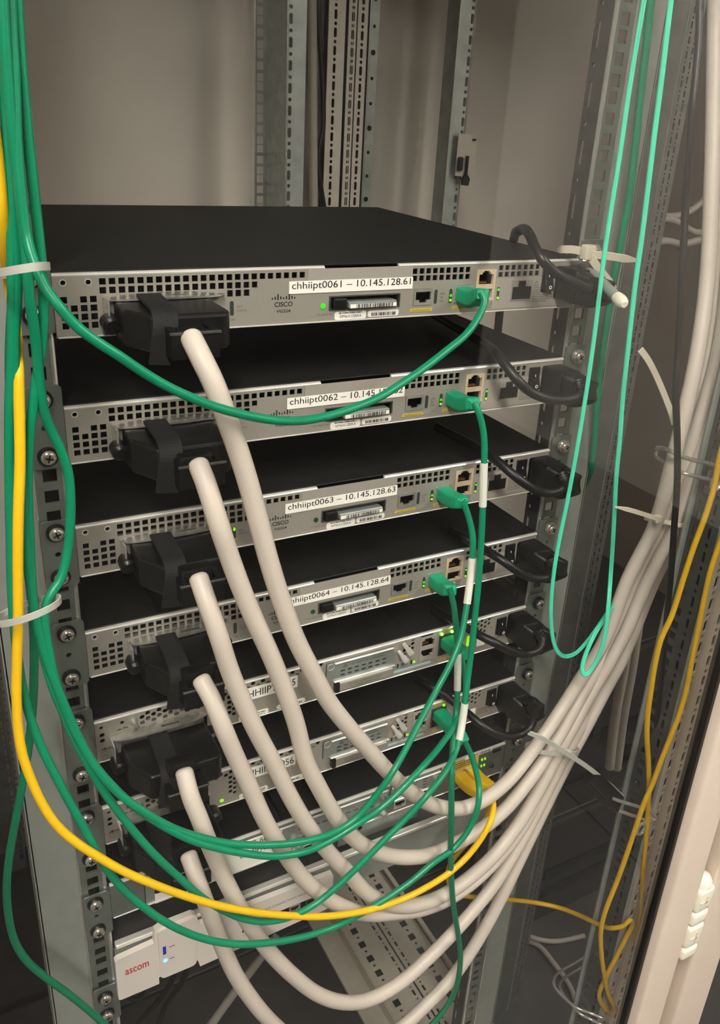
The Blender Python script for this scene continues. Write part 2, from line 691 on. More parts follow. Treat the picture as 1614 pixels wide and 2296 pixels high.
# left side uprights
p = pillar(cab, [(-.18, -.135, -.125, [-.168, -.15], 'zinc_beige')])
p = pillar(cab, [(-.18, -.12, .10, [-.165, -.15, -.133], 'steel_dark')])
add('side_panel', B().box(-.184, -.181, -.14, .87, ZB, ZT), 'wall_panel', cab)
add('rear_panel', B().box(-.184, .6185, .868, .871, ZB, ZT), 'wall_panel', cab)
add('roof_panel', B().box(-.184, .6185, -.15, .871, ZT, ZT + .004), 'wall_panel', cab)
rb = add('base_frame', B().box(-.18, .6185, -.14, -.09, FLOOR + .001, FLOOR + .055), 'powder_grey', cab)
add('base_frame', B().box(-.18, .6185, .81, .865, FLOOR + .001, FLOOR + .055), 'powder_grey', cab)
# base rail running front to back with two bands of punched holes
BZ = -1.13
hs = []
for rx, ph, big in ((.420, 0, 1), (.452, .006, 0), (.470, .006, 0), (.500, .004, 1)):
    y = -.07 + ph
    while y < .80:
        if big:
            hs.append(rect(rx - .0055, rx + .0055, y, y + .012))
            hs.append(ngon(rx, y + .0205, .0026, 6))
            y += .028
        else:
            hs.append(rect(rx - .002, rx + .002, y, y + .010))
            hs.append(ngon(rx, y + .0155, .0018, 6))
            y += .0215
hs.append(rect(.4595, .4625, -.05, .79))
fz = lambda a, b, d: (a, b, BZ - d)
br = add('base_rail', B().plate(rect(.405, .515, -.085, .81), hs, .002, f=fz), 'zinc_beige', cab)
add('side_lip', B().box(.370, .405, -.085, .81, BZ - .03, BZ - .024).box(.403, .405, -.085, .81, BZ - .03, BZ - .002), 'zinc_beige', br)
add('side_lip', B().box(.526, .533, -.085, .81, BZ - .006, BZ).box(.515, .526, -.085, .81, BZ - .012, BZ - .010), 'zinc_beige', br)
for ya_ in (-.085, .77):
    add('rail_foot', B().box(.37, .53, ya_, ya_ + .035, FLOOR + .002, BZ - .03), 'zinc_beige', br)

# glass front door
YG = -.16
DZ0, DZ1 = FLOOR + .05, .69
door = add('glass_door', B().rbox(.5475, .594, YG - .018, YG + .012, DZ0, DZ1, .004, 3).rbox(-.175, -.13, YG - .018, YG + .012, DZ0, DZ1, .004, 3)
           .rbox(-.132, .549, YG - .018, YG + .012, DZ1 - .045, DZ1, .004, 3).rbox(-.132, .549, YG - .018, YG + .012, DZ0, DZ0 + .045, .004, 3), 'beige_paint', cab, smooth=True)
add('gasket', B().rbox(.5415, .5475, YG - .006, YG + .006, DZ0 + .04, DZ1 - .04, .0015, 2).rbox(-.13, -.124, YG - .006, YG + .006, DZ0 + .04, DZ1 - .04, .0015, 2), 'black_rubber', door)
add('glass_pane', B().box(-.124, .5415, YG - .002, YG + .002, DZ0 + .045, DZ1 - .045), 'glass', door)
hb = B()
hx, hy = .6095, YG - .008
z0 = -.668
for k, (h0, h1) in enumerate(((0, -.034), (-.036, -.056), (-.058, -.092), (-.094, -.112))):
    hb.rbox(hx - .0125, hx + .0125, hy - .012, hy + .012, z0 + h1, z0 + h0, .005, 3)
hb.lathe((hx, hy, z0), (0, 0, 1), [(0, .0115), (.006, .011), (.012, .008), (.014, .003)], 16)
add('hinge', hb, 'cream_plastic', door, smooth=True)
for dz in (-.018, -.076):
    hd = B().box(hx - .009, hx + .004, hy - .0128, hy - .0118, z0 + dz - .001, z0 + dz + .001).box(hx - .001, hx + .001, hy - .0128, hy - .0118, z0 + dz - .009, z0 + dz + .009)
    add('hinge_slot', hd, 'beige_paint', door)

# neighbouring cabinet, joined to the first one without a partition
nb = thing('neighbouring_cabinet', 'empty looking beige cabinet bayed onto the right side of the rack cabinet', 'cabinet', (1.03, .35, FLOOR))
p = pillar(nb, [(.6195, .637, .78, [.628], 'zinc_beige'), (.643, .660, .79, [], 'steel_dark')])
hs = [ngon(.652, Z0 + .03 + .0375 * k, .003 if k % 3 else .0045, 8) for k in range(48)]
add('perforated_face', B().plate(rect(.6435, .6605, ZB, ZT), hs, .001, y0=.785), 'zinc_dull', p)
add('shade_backing', B().box(.6205, .636, .792, .797, ZB, ZT).box(.6445, .6595, .787, .7895, ZB, ZT), 'dark_inside', p)  # black plates put in as shade behind the neighbour's holes
eb = B()
edge(eb, .6435, .784, .0015)
add('folded_edge', eb, 'chrome', p, smooth=True)
o = rear_rail(nb, .803, -1)
add('cover_strip', B().plate(rect(.803, .838, Z0, Z1), slots(.828, Z0, Z1, .03, .0055, .014, .0028), .0015, y0=.79), 'zinc', o)
add('rear_panel', B().box(.6195, 1.42, .868, .871, ZB, ZT), 'wall_panel', nb)
add('side_panel', B().box(1.42, 1.423, -.14, .871, ZB, ZT), 'side_brown', nb)
add('roof_panel', B().box(.6195, 1.423, -.15, .871, ZT, ZT + .004), 'wall_panel', nb)
add('base_frame', B().box(.6195, 1.42, .81, .865, FLOOR + .001, FLOOR + .055), 'powder_grey', nb)
nd = add('glass_door', B().rbox(.6245, .685, YG - .016, YG + .012, DZ0, DZ1, .004, 3).rbox(1.37, 1.415, YG - .016, YG + .012, DZ0, DZ1, .004, 3)
         .rbox(.683, 1.372, YG - .016, YG + .012, DZ1 - .045, DZ1, .004, 3).rbox(.683, 1.372, YG - .016, YG + .012, DZ0, DZ0 + .045, .004, 3), 'beige_paint', nb, smooth=True)
add('glass_pane', B().box(.684, 1.371, YG - .002, YG + .002, DZ0 + .044, DZ1 - .044), 'glass', nd)
add('lock_housing', B().prism([(.634, -.615), (.647, -.632), (.668, -.615), (.668, -.30), (.634, -.30)], YG - .034, YG - .0165), 'beige_paint', nd)

# ================================================================== RACK UNITS
DEVZ = [0.0, -.0887, -.1786, -.2686, -.3539, -.4440, -.5340]
DW, DH, DD = .4382, .0425, .362


def adj(x):
    t = [(0, .5), (50, .7), (160, 1.2), (260, 1.2), (300, .8), (350, .3), (440, -.2)]
    for (a, p), (b, q) in zip(t, t[1:]):
        if a <= x <= b:
            return x - (p + (q - p) * (x - a) / (b - a))
    return x


def R_(x0, x1, z0, z1, dz=1.2):
    """rectangle in device millimetres"""
    return rect(adj(x0) * MM, adj(x1) * MM, (z0 + dz) * MM, (z1 + dz) * MM)


def sq_row(x0, n, pitch, w, zt, zb, dz=1.2):
    return [R_(x0 + i * pitch, x0 + i * pitch + w, zb, zt, dz) for i in range(n)]


def screw_at(parent, x, z, y=-.0015, tilt=0., wm='black_plastic'):
    """pan head screw with cross recess in a black cup washer"""
    w = B().lathe((x, y, z), (0, -1, 0), [(0, .0070), (.0018, .0070), (.003, .0060), (.0032, .004)], 18)
    add('washer', w, wm, parent, smooth=True)
    b = B().lathe((x, y - .002, z), (0, -1, 0), [(0, .0052), (.0022, .0052), (.0036, .0044), (.0042, .003)], 18)
    h = add('screw', b, 'screw', parent, smooth=True)
    c = B()
    for a in (tilt, tilt + math.pi / 2):
        dx, dz = math.cos(a), math.sin(a)
        L, T = .0026, .0006
        q = [(x + dx * L - dz * T, z + dz * L + dx * T), (x - dx * L - dz * T, z - dz * L + dx * T), (x - dx * L + dz * T, z - dz * L - dx * T), (x + dx * L + dz * T, z + dz * L - dx * T)]
        c.prism(q, y - .00635, y - .0060)
    add('cross_recess', c, 'ink', parent)


def ears(root, zt, left_px, right_px, left=True, right=True):
    """mounting ears on the rails with their screws at the photographed heights (world z, turned local)"""
    if left:
        zs = [U(u, v, x=-.0135)[2] - zt for u, v in left_px]
        z1, z0 = max(zs) + .009, min(min(zs) - .009, max(zs) - .036)
        hs = []
        b = B().plate(rrect(-.0235, -.0005, z0, z1, .003, 3), [ngon(-.0135, (z0 + z1) / 2, .0022, 8)], .0015, y0=-.001)
        b.box(-.0012, -.0002, .0005, .05, max(z0, -DH), min(z1, -.002))
        e = add('mounting_ear', b, 'zinc_dull', root)
        for i, z in enumerate(zs):
            screw_at(e, -.0135, z, -.001, .3 + i)
    if right:
        zs = [U(u, v, x=.4517)[2] - zt for u, v in right_px]
        z1, z0 = max(zs) + .010, max(zs) - .037
        hs = [ngon(.4517, max(zs) - .017, .0022, 8), rrect(.4492, .4542, max(zs) - .034, max(zs) - .027, .0024, 2)]
        b = B().plate(rrect(.4387, .4625, z0, z1, .003, 3), hs, .0015, y0=-.001)
        b.box(.4384, .4394, .0005, .05, max(z0, -DH), min(z1, -.002))
        e = add('mounting_ear', b, 'zinc_dull', root)
        for i, z in enumerate(zs):
            screw_at(e, .4517, z, -.003, .5 + i, 'screw' if zt > -.3 else 'black_plastic')


def chassis(root, m='chassis', depth=DD, h=DH):
    # box with a hollow front so that the holes of the front panel look into the dark
    b = B()
    b.rbox(0, DW, .0022, depth, -.0012, 0, .0005, 1)                       # lid
    b.box(0, .001, .002, depth, -h, -.0012).box(DW - .001, DW, .002, depth, -h, -.0012)
    b.box(.001, DW - .001, .002, depth, -h, -h + .001).box(.001, DW - .001, depth - .001, depth, -h + .001, -.0012)
    add('chassis', b, m, root)
    add('shade_block', B().box(.0012, DW - .0012, .016, depth - .002, -h + .0012, -.0014), 'dark_inside', root)  # near-black block painting in the shade behind the panel holes


def fold(root, spans, m='highlit_metal'):
    """rounded fold, its highlight painted near-white, along the upper edge of a front panel"""
    for x0, x1 in spans:
        prof = [(-.0002, -.0032), (-.0006, -.0022), (0, -.0014), (.0012, -.0009), (.0022, -.0008), (.0022, -.0032)]
        b = B()
        n = len(prof)
        b.add([(x0, y, z) for y, z in prof] + [(x1, y, z) for y, z in prof], [tuple(range(n)), tuple(range(2 * n - 1, n - 1, -1))] + [(i, (i + 1) % n, (i + 1) % n + n, i + n) for i in range(n)])
        add('front_fold', b, m, root)


def rj45(root, x0, x1, z0, z1, m='chrome', y=-.0006):
    """shielded jack: bright frame, stepped opening, contact strip"""
    w, h = x1 - x0, z1 - z0
    f = .1
    a0, a1, b0, b1 = x0 + w * f, x1 - w * f, z0 + h * .16, z1 - h * .16
    st = [(a0, b0 + h * .16), (a0 + w * .2, b0 + h * .16), (a0 + w * .2, b0), (a1 - w * .2, b0), (a1 - w * .2, b0 + h * .16), (a1, b0 + h * .16), (a1, b1), (a0, b1)]
    p = add('ethernet_port', B().plate(rect(x0, x1, z0, z1), [st], .0022, y0=y), m, root)
    cb = B()
    for k in range(8):
        cx = a0 + (a1 - a0) * (k + 1.2) / 9.6
        cb.box(cx - .0003, cx + .0003, .003, .009, b1 - h * .10, b1 - h * .02)
    add('contacts', cb, 'gold', p)
    return p


def led_slot(root, x, z0, z1, m='led_lens', dots=()):
    p = add('indicator_slot', B().prism(rrect(x - .0014, x + .0014, z0, z1, .0013, 4), -.0003, .0008), m, root)
    for zc, dm in dots:
        add('indicator_led', B().prism(ngon(x, zc, .0011, 10), -.0008, .0005), dm, p)
    return p


def barcode(parent, x0, x1, z0, z1, y, seed):
    rnd = random.Random(seed)
    b = B()
    x = x0
    while x < x1:
        w = rnd.choice((.0003, .0003, .0006, .0009))
        b.box(x, min(x + w, x1), y, y + .0001, z0, z1)
        x += w + rnd.choice((.0003, .0004, .0007))
    return add('barcode', b, 'ink', parent)


def power_inlet(root, x0=.4145, x1=.4375, z0=-.0345, z1=-.0065):
    add('power_inlet', B().plate(rrect(x0, x1, z0, z1, .002, 2), [rrect(x0 + .003, x1 - .003, z0 + .004, z1 - .004, .003, 2)], .014, y0=-.0008), 'black_plastic', root)


def rocker(root, x0, x1, z0, z1):
    s = add('rocker_switch', B().rbox(x0, x1, -.0015, .004, z0, z1, .0007, 2), 'black_plastic', root, smooth=True)
    m = (x0 + x1) / 2
    xa, xb = x0 + .0015, x1 - .0015
    h = z1 - z0
    b = B().add([(xa, -.0016, z1 - .0015), (xb, -.0016, z1 - .0015), (xb, -.0032, (z0 + z1) / 2), (xa, -.0032, (z0 + z1) / 2), (xb, -.0060, z0 + .0015), (xa, -.0060, z0 + .0015), (xa, -.001, z0 + .0012), (xb, -.001, z0 + .0012)],
                [(0, 1, 2, 3), (3, 2, 4, 5), (5, 4, 7, 6), (0, 3, 5, 6), (1, 7, 4, 2)])
    add('rocker', b, 'black_plastic', s)
    add('on_mark', B().add([(m - .0004, -.0029, z0 + h * .6), (m + .0004, -.0029, z0 + h * .6), (m + .0004, -.0021, z0 + h * .78), (m - .0004, -.0021, z0 + h * .78)], [(0, 1, 2, 3)]), 'paper', s)
    o, i = ngon(m, z0 + h * .22, .0016, 14), ngon(m, z0 + h * .22, .0009, 14)
    add('off_mark', B().plate(o, [i], .0002, y0=-.0062), 'paper', s)


def pill(root, x0, x1, z0, z1, m, s=None, y=-.0003):
    p = add('port_label', B().prism(rrect(x0, x1, z0, z1, (z1 - z0) * .48, 3), y, y + .0002), m, root)
    if s:
        text(s, (x0 + x1) / 2, z0 + (z1 - z0) * .22, (x1 - x0) * .82, (z1 - z0) * .56, y - .0001, p, 'ink_grey', 'c')
    return p


def clip(root, x0, x1, z, y=-.0005, depth=.010, slot=True):
    """bright spring retainer arching over a trunk connector"""
    xm = (x0 + x1) / 2
    pts = []
    n = 24
    top, bot = [], []
    for k in range(n + 1):
        t = k / n
        x = x0 + (x1 - x0) * t
        d = depth * (.35 + .65 * math.sin(math.pi * min(1, max(0, t * 1.02))) ** .5)
        top.append((x, y))
        bot.append((x, y - d))
    f = lambda a, b_, d: (a, b_, z + .0016 * math.sin(math.pi * (a - x0) / (x1 - x0)) - d + (b_ - y) * .18)
    hs = [[(xm, y - depth * .62), (x1 - .026, y - depth * .62), (x1 - .026, y - depth * .42), (xm, y - depth * .42)]] if slot else []
    c = add('retainer_clip', B().plate(bot + top[::-1], hs, .0012, f=f), 'clip_steel', root)
    add('clip_tab', B().box(x0, x0 + .0012, y - .014, y, z - .018, z).box(x0, x0 + .009, y - .001, y, z - .018, z), 'chrome', c)
    return c


def cisco_bars(root, x0, x1, z0, z1, parent):
    hs = [.35, .55, 1., .55, .35, .55, 1., .55, .35]
    b = B()
    for k, h in enumerate(hs):
        x = x0 + (x1 - x0) * k / 8
        zc = z0 + (z1 - z0) * .28
        hh = (z1 - z0) * h
        zb = z0 + (z1 - z0) * .1 * (1 if h > .9 else 1.2)
        b.prism(rrect(x - .00045, x + .00045, zb - (z1 - z0) * .1 * (h > .9), zb + hh * .85, .0004, 2), -.0003, -.0001)
    add('bars_emblem', b, 'ink', parent)


# ---------------------------------------------------------------- voice gateways (four alike)
def make_gateway():
    t = thing('voice_gateway', 'x', 'network device')
    holes = []
    holes += sq_row(29.8, 24, 6.23, 4.3, -5.9, -10.2)
    holes += sq_row(29.7, 18, 6.25, 4.3, -11.6, -16.0)
    holes += sq_row(111.2, 4, 6.2, 4.3, -17.0, -21.7)
    for r in range(4):
        for c in range(4):
            if r == 0 and c == 1:
                continue
            holes.append(R_(4.6 + 6.22 * c, 8.9 + 6.22 * c, -21.4 - 5.65 * r, -17.1 - 5.65 * r))
    holes += sq_row(269.9, 9, 6.24, 4.5, -6.4, -10.8, 1.6) + sq_row(270.0, 9, 6.24, 4.5, -12.0, -16.3, 1.6)
    holes += sq_row(353.1, 7, 6.4, 4.4, -6.4, -10.6, 2.) + sq_row(353.1, 7, 6.4, 4.4, -11.8, -16.0, 2.)
    holes += [ngon(.0066, -.0068, .0017, 10), ngon(.0223, -.0070, .0017, 10)]
    holes += [R_(198.2, 259, -34.7, -25.1), R_(272, 289.5, -35.4, -22.3, 1.5), R_(310.6, 327.2, -34.7, -20.9, 1.5), R_(330.8, 350.2, -34.6, -9.2, 1.8)]
    holes += [rect(.031, .1145, -.0395, -.0185)]
    chassis(t)
    fp = add('front_panel', B().plate(rect(0, DW, -DH, -.003), holes, .0014, y0=0), 'panel', t)
    fold(t, [(0, .192), (.2555, DW)])
    add('bottom_lip', B().rbox(.001, DW - .001, -.0008, .004, -DH - .0004, -DH + .0006, .0003, 1), 'highlit_metal', t)
    add('raised_plate', B().box(.1785, .2685, -.0004, 0, -.0115, -.0026), 'panel_light', t)
    add('power_module_plate', B().plate(rect(.3492, .4365, -.0405, -.0152), [rect(.3528, .3556, -.0332, -.0220)], .0004, y0=-.0004), 'panel_light', t)
    for x in (.0066, .0223):
        add('hole_rim', B().plate(ngon(x, -.0069, .0022, 14), [ngon(x, -.0069, .0017, 14)], .0004, y0=-.0004), 'highlit_metal', t)
    add('ground_symbol', B().plate(ngon(.0126, -.0152, .0024, 16), [ngon(.0126, -.0152, .0022, 16)], .0002, y0=-.0002).box(.0114, .0138, -.0002, 0, -.0152, -.0150).box(.0119, .0133, -.0002, 0, -.0160, -.0158), 'panel_light', t)
    # recess behind the trunk connector
    add('connector_recess', B().box(.031, .1145, .010, .011, -.0395, -.0185).box(.031, .0318, .0014, .010, -.0395, -.0185), 'panel', t)
    clip(t, .0305, .113, -.0165)
    led_slot(t, .1196, -.0338, -.0235)
    text('ACT', .1234, -.0284, h=.0015, parent=fp, m='ink_grey')
    text('STATUS', .1234, -.0314, h=.0015, parent=fp, m='ink_grey')
    text('FXS', .1185, -.0375, h=.0015, parent=fp, m='ink_grey')
    cisco_bars(t, .1505, .1683, -.0245, -.0197, fp)
    text('CISCO', .1522, -.0293, .0144, .0035, parent=fp, m='ink', bold=.015)
    text('VG224', .1537, -.0336, .0112, .0022, parent=fp, m='ink', bold=.01)
    text('CF (SLOT 0)', .1862, -.0379, .0134, .0016, parent=fp, m='ink_grey')
    # compact flash slot with its card
    sl = add('card_slot', B().plate(rect(.1965, .2585, -.0340, -.0232), [rect(.1978, .2574, -.0330, -.0242)], .010, y0=-.0006), 'steel_dark', t)
    add('eject_button', B().rbox(.199, .2100, -.004, .009, -.0325, -.0248, .001, 2), 'black_plastic', sl)
    card = add('memory_card', B().rbox(.2115, .2535, -.0045, .012, -.0325, -.0275, .0008, 1), 'zinc', t)
    add('card_face', B().box(.2125, .2530, -.0049, -.0046, -.0322, -.0292), 'paper', card)
    barcode(card, .2175, .2495, -.0322, -.0292, -.0051, 3)
    st = add('serial_sticker', B().prism(rrect(.2015, .2288, -.0416, -.0355, .0018, 3), -.0004, 0), 'paper', t)
    text('SIM6A10BRA', .2152, -.0402, .0190, .0022, -.0006, st, 'ink_grey', 'c')
    barcode(st, .2050, .2255, -.0369, -.0359, -.0006, 8)
    st = add('serial_sticker', B().prism(rrect(.2302, .2580, -.0408, -.0358, .0018, 3), -.0004, 0), 'paper', t)
    barcode(st, .2335, .2550, -.0401, -.0376, -.0006, 9)
    # ports
    rj45(t, .2712, .2888, -.0338, -.0210)
    led_slot(t, .2920, -.0334, -.0219)
    text('LINK', .2962, -.0261, h=.0015, parent=fp, m='ink_grey')
    text('100', .2962, -.0291, h=.0015, parent=fp, m='ink_grey')
    text('FDX', .2962, -.0322, h=.0015, parent=fp, m='ink_grey')
    led_slot(t, .3064, -.0335, -.0219, 'led_lens', ((-.0310, 'led_lime'), (-.0272, 'led_green')))
    rj45(t, .3098, .3266, -.0333, -.0196)
    pill(t, .2685, .2897, -.0389, -.0364, 'yellow_tag', 'FastEthernet 0/1')
    pill(t, .3085, .3293, -.0386, -.0361, 'yellow_tag', 'FastEthernet 0/0')
    # console / auxiliary block
    def rj(zb, zt, inv):
        a0, a1 = .3330, .3476
        s = 1 if not inv else -1
        if not inv:
            return [(a0, zb), (a1, zb), (a1, zt - .0028), (a1 - .003, zt - .0028), (a1 - .003, zt - .0012), (a1 - .0045, zt - .0012), (a1 - .0045, zt), (a0 + .0045, zt), (a0 + .0045, zt - .0012), (a0 + .003, zt - .0012), (a0 + .003, zt - .0028), (a0, zt - .0028)]
        return [(a0, zb), (a0 + .011, zb), (a0 + .011, zb + .0015), (a1, zb + .0015), (a1, zt), (a0, zt)]
    db = add('console_port_block', B().plate(rect(.3306, .3500, -.0330, -.0074), [rj(-.0197, -.0084, 0), rj(-.0322, -.0232, 1)], .003, y0=-.0006), 'port_beige', t)
    cb = B()
    for k in range(6):
        cb.box(.3355 + k * .0016, .3362 + k * .0016, .004, .008, -.0195, -.0180)
    add('contacts', cb, 'gold', db)
    cp = pill(t, .3388, .3430, -.0366, -.0347, 'cyan_tag')
    text('Console', .3438, -.0364, .0060, .0014, parent=cp, m='ink_grey')
    cp = pill(t, .3388, .3430, -.0394, -.0374, 'ink')
    text('Aux', .3438, -.0392, .0040, .0014, parent=cp, m='ink_grey')
    led_slot(t, .3542, -.0330, -.0222, 'led_lens', ((-.0243, 'led_green'), (-.0312, 'led_lime')))
    for k, s in enumerate(('ACT', 'SYS', 'PWR')):
        text(s, .3578, -.0251 - k * .0033, h=.0015, parent=fp, m='ink_grey')
    dc = [(.3687, -.0332), (.3887, -.0332), (.3887, -.0226), (.3822, -.0226), (.3822, -.0178), (.3744, -.0178), (.3744, -.0226), (.3687, -.0226)]
    s = add('backup_power_socket', B().prism(dc, -.0008, .0002), 'black_plastic', t)
    add('socket_rim', B().plate([(.3677, -.0342), (.3897, -.0342), (.3897, -.0168), (.3677, -.0168)], [dc], .0006, y0=-.0010), 'panel', s)
    text('12V DC     8A', .3695, -.0383, .0165, .0015, parent=fp, m='ink_grey')
    add('dc_symbol', B().box(.3785, .3815, -.0003, -.0001, -.0373, -.0371).box(.3785, .3815, -.0003, -.0001, -.0380, -.0378), 'ink_grey', t)
    tb = B()
    for r, wd_ in enumerate((.009, .010, .007, .020, .017, .019, .015)):
        z = -.0245 - r * .00195
        k = 0
        x = .3915
        rnd = random.Random(r)
        while x < .3915 + wd_:
            w = rnd.uniform(.0006, .0022)
            tb.box(x, x + w, -.0006, -.0005, z, z + .0009)
            x += w + .0005
    add('fine_print', tb, 'ink_faint', t)
    o = [(.3915, -.0226), (.3965, -.0226), (.3940, -.0180)]
    i = [(.3921, -.0222), (.3959, -.0222), (.3940, -.0188)]
    add('warning_triangle', B().plate(o, [i], .0002, y0=-.0006), 'ink_grey', t)
    rocker(t, .3995, .4115, -.0280, -.0068)
    power_inlet(t)
    return t


LEFT_PX = [[(93, 655), (96, 735)], [(105, 915), (108, 1025)], [(122, 1187), (130, 1280)], [(150, 1422), (157, 1511)], [(178, 1640), (175, 1712)], [(193, 1832), (200, 1915)], [(208, 2007), (216, 2072)]]
RIGHT_PX = [[(1322, 562)], [(1290, 797)], [(1259, 998)], [(1230, 1182)], [(1205, 1350)], [(1180, 1508)], [(1160, 1660)]]
proto = make_gateway()
GW = []
for i in range(4):
    g_ = proto if i == 3 else copy_tree(proto)
    GW.append(g_)
for i, g_ in enumerate(GW):
    g_.location = (0, 0, DEVZ[i])
    nm = 'chhiipt006%d' % (i + 1)
    g_['label'] = 'silver fronted voice gateway with white label reading %s - 10.145.128.6%d' % (nm, i + 1)
    g_['category'] = 'network device'
    g_['group'] = 'silver voice gateways in the rack'
    ORI[g_] = Vector((0, 0, 0))
    lb = add('name_label', B().prism(rrect(.1634, .2690, -.0202, -.0112, .0004, 2), -.0007, -.0004), 'paper', g_)
    text('%s \u2013 10.145.128.6%d' % (nm, i + 1), .1655, -.0184, .1015, .0068, -.0009, lb, 'ink')
    add('slot_led', B().lathe((.1915, -.0001, -.0306), (0, -1, 0), [(0, .0022), (.0006, .002), (.0009, .0012)], 14), 'led_green' if i == 0 else 'led_off', g_, smooth=True)
    if i == 2:
        add('status_led', B().prism(rrect(.1187, .1205, -.0270, -.0240, .0008, 3), -.0008, -.0003), 'led_lime', g_)
    ears(g_, DEVZ[i], LEFT_PX[i], RIGHT_PX[i])


# ---------------------------------------------------------------- routers with honeycomb vents (two alike)
def hexa(x, z, r=.0024):
    return ngon(x, z, r, 6, 0.)


def halfhex(x, z, r=.0024):
    return [(x - r, z), (x + r, z), (x + r * .5, z + r * .8), (x - r * .5, z + r * .8)]


def make_router():
    t = thing('router', 'x', 'network device')
    H_ = []
    H_ += [ngon(.0053, -.0085, .0017, 8), ngon(.0220, -.0088, .0018, 8), hexa(.0055, -.0160), hexa(.0054, -.0217)]
    for k in range(11):
        x = .0383 + .00475 * k
        for z in ((-.0088, -.0144) if k % 2 == 0 else (-.0060, -.0116)):
            H_.append(hexa(x, z))
    H_ += [halfhex(.0195, -.0160), halfhex(.0243, -.0155), halfhex(.029, -.0152), halfhex(.0335, -.0148)]
    H_ += [hexa(.1000, -.0090), hexa(.1042, -.0062), hexa(.1094, -.0090), hexa(.1142, -.0065)]
    for k in range(4):
        H_ += [hexa(.1135, -.0130 - .0055 * k, .0023), hexa(.1176, -.0157 - .0055 * k, .0021)]
    for k in range(9):
        x = .1263 + .0094 * k
        H_.append(hexa(x, -.0052))
        if k < 8:
            H_.append(halfhex(x + .0047, -.0090))
    H_ += [hexa(.3005, -.0045), hexa(.3005, -.0096), hexa(.2960, -.0124), hexa(.3005, -.0150), hexa(.2917, -.0150), hexa(.2960, -.0178), hexa(.2917, -.0204), hexa(.3005, -.0204)]
    for c in range(5):
        for r in range(3):
            x, z = .3735 + .0046 * c, -.0052 - .0053 * r - (.00265 if c % 2 else 0)
            if (c, r) != (4, 2):
                H_.append(hexa(x, z, .0021))
    H_ += [ngon(.3955, -.0046, .001, 6), ngon(.3955, -.0165, .001, 6)]
    H_ += [rect(.2068, .2785, -.0266, -.0058)]            # expansion slot opening
    H_ += [rect(.2165, .2765, -.0378, -.0288)]
    H_ += [rect(.3090, .3275, -.0330, -.0050), rect(.3312, .3495, -.0325, -.0112), rect(.0125, .0935, -.0415, -.0195), rect(.2875, .2975, -.0324, -.0285)]
    chassis(t)
    fp = add('front_panel', B().plate(rect(0, DW, -DH, -.003), H_, .0014, y0=0), 'panel', t)
    fold(t, [(0, DW)])
    add('bottom_lip', B().rbox(.001, DW - .001, -.0008, .004, -DH - .0004, -DH + .0006, .0003, 1), 'highlit_metal', t)
    add('connector_recess', B().box(.0125, .0935, .010, .011, -.0415, -.0195), 'panel', t)
    clip(t, .0110, .0930, -.0190, depth=.010)
    add('threaded_stud', B().lathe((.031, 0, -.0105), (0, -1, .25), [(0, .003), (.001, .0032), (.004, .0022), (.010, .0018)], 12), 'chrome', t, smooth=True)
    text('CISCO', .0040, -.0335, .0095, .0020, parent=fp, m='ink_faint', slope=0.)
    text('VG', .0048, -.0372, .0040, .0016, parent=fp, m='ink_faint')
    cisco_bars(t, .0042, .0135, -.0310, -.0285, fp)
    # expansion card
    sl = [rrect(.2216 + .0074 * k, .2266 + .0074 * k, -.0184 - .0045 * r, -.0164 - .0045 * r, .0009, 2) for k in range(7) for r in range(2)]
    xc = add('expansion_card', B().plate(rect(.2072, .2780, -.0262, -.0062), sl, .0012, y0=-.0012), 'zinc', t)
    add('card_top_bar', B().rbox(.2145, .2772, -.0035, -.001, -.0070, -.0056, .0005, 1), 'highlit_metal', xc)
    add('card_bottom_bar', B().rbox(.2145, .2800, -.0035, -.001, -.0276, -.0262, .0005, 1), 'highlit_metal', xc)
    add('card_corner', B().plate(ngon(.2112, -.0098, .0034, 18), [ngon(.2112, -.0098, .0031, 18)], .0003, y0=-.0015), 'highlit_metal', xc)
    text('SEE MANUAL BEFORE REMOVING', .2330, -.0128, .0345, .0017, -.0015, xc, 'ink_grey')
    o = [(.2243, -.0137), (.2287, -.0137), (.2265, -.0098)]
    i = [(.2250, -.0133), (.2280, -.0133), (.2265, -.0106)]
    add('warning_triangle', B().plate(o, [i], .0002, y0=-.0015), 'ink_grey', xc)
    text('EHWIC 0', .2070, -.0055, .0085, .0013, parent=fp, m='ink_faint')
    for x, z in ((.2845, -.0133), (.2895, -.0063)):
        b = B().lathe((x, -.001, z), (0, -1, -.12), [(0, .0022), (.008, .0022), (.0085, .0030), (.0150, .0030), (.0155, .0022)], 12)
        add('thumb_screw', b, 'highlit_metal', t, smooth=True)
    # flash card slot cover
    cv = add('card_cover', B().rbox(.2200, .2770, -.004, .002, -.0378, -.0292, .0008, 2), 'panel', t)
    add('cover_top', B().box(.2200, .2770, -.0042, -.0008, -.0292, -.0280), 'highlit_metal', cv)
    add('cover_latch', B().rbox(.2155, .2200, -.005, .002, -.0385, -.0290, .001, 2), 'black_plastic', cv)
    text('DO NOT REMOVE DURING', .2290, -.0332, .0360, .0017, -.0042, cv, 'ink_grey')
    text('NETWORK OPERATION', .2310, -.0362, .0320, .0017, -.0042, cv, 'ink_grey')
    text('CF 0', .2085, -.0345, .0060, .0014, parent=fp, m='ink_faint')
    add('usb_port', B().plate(rect(.2868, .2982, -.0330, -.0280), [rect(.2880, .2970, -.0322, -.0288)], .008, y0=-.0006).box(.2885, .2965, .002, .007, -.0308, -.0298), 'chrome', t)
    for x in (.2843, .2998):
        add('led_window', B().box(x, x + .0014, -.0003, .0002, -.0332, -.0285), 'ink', t)
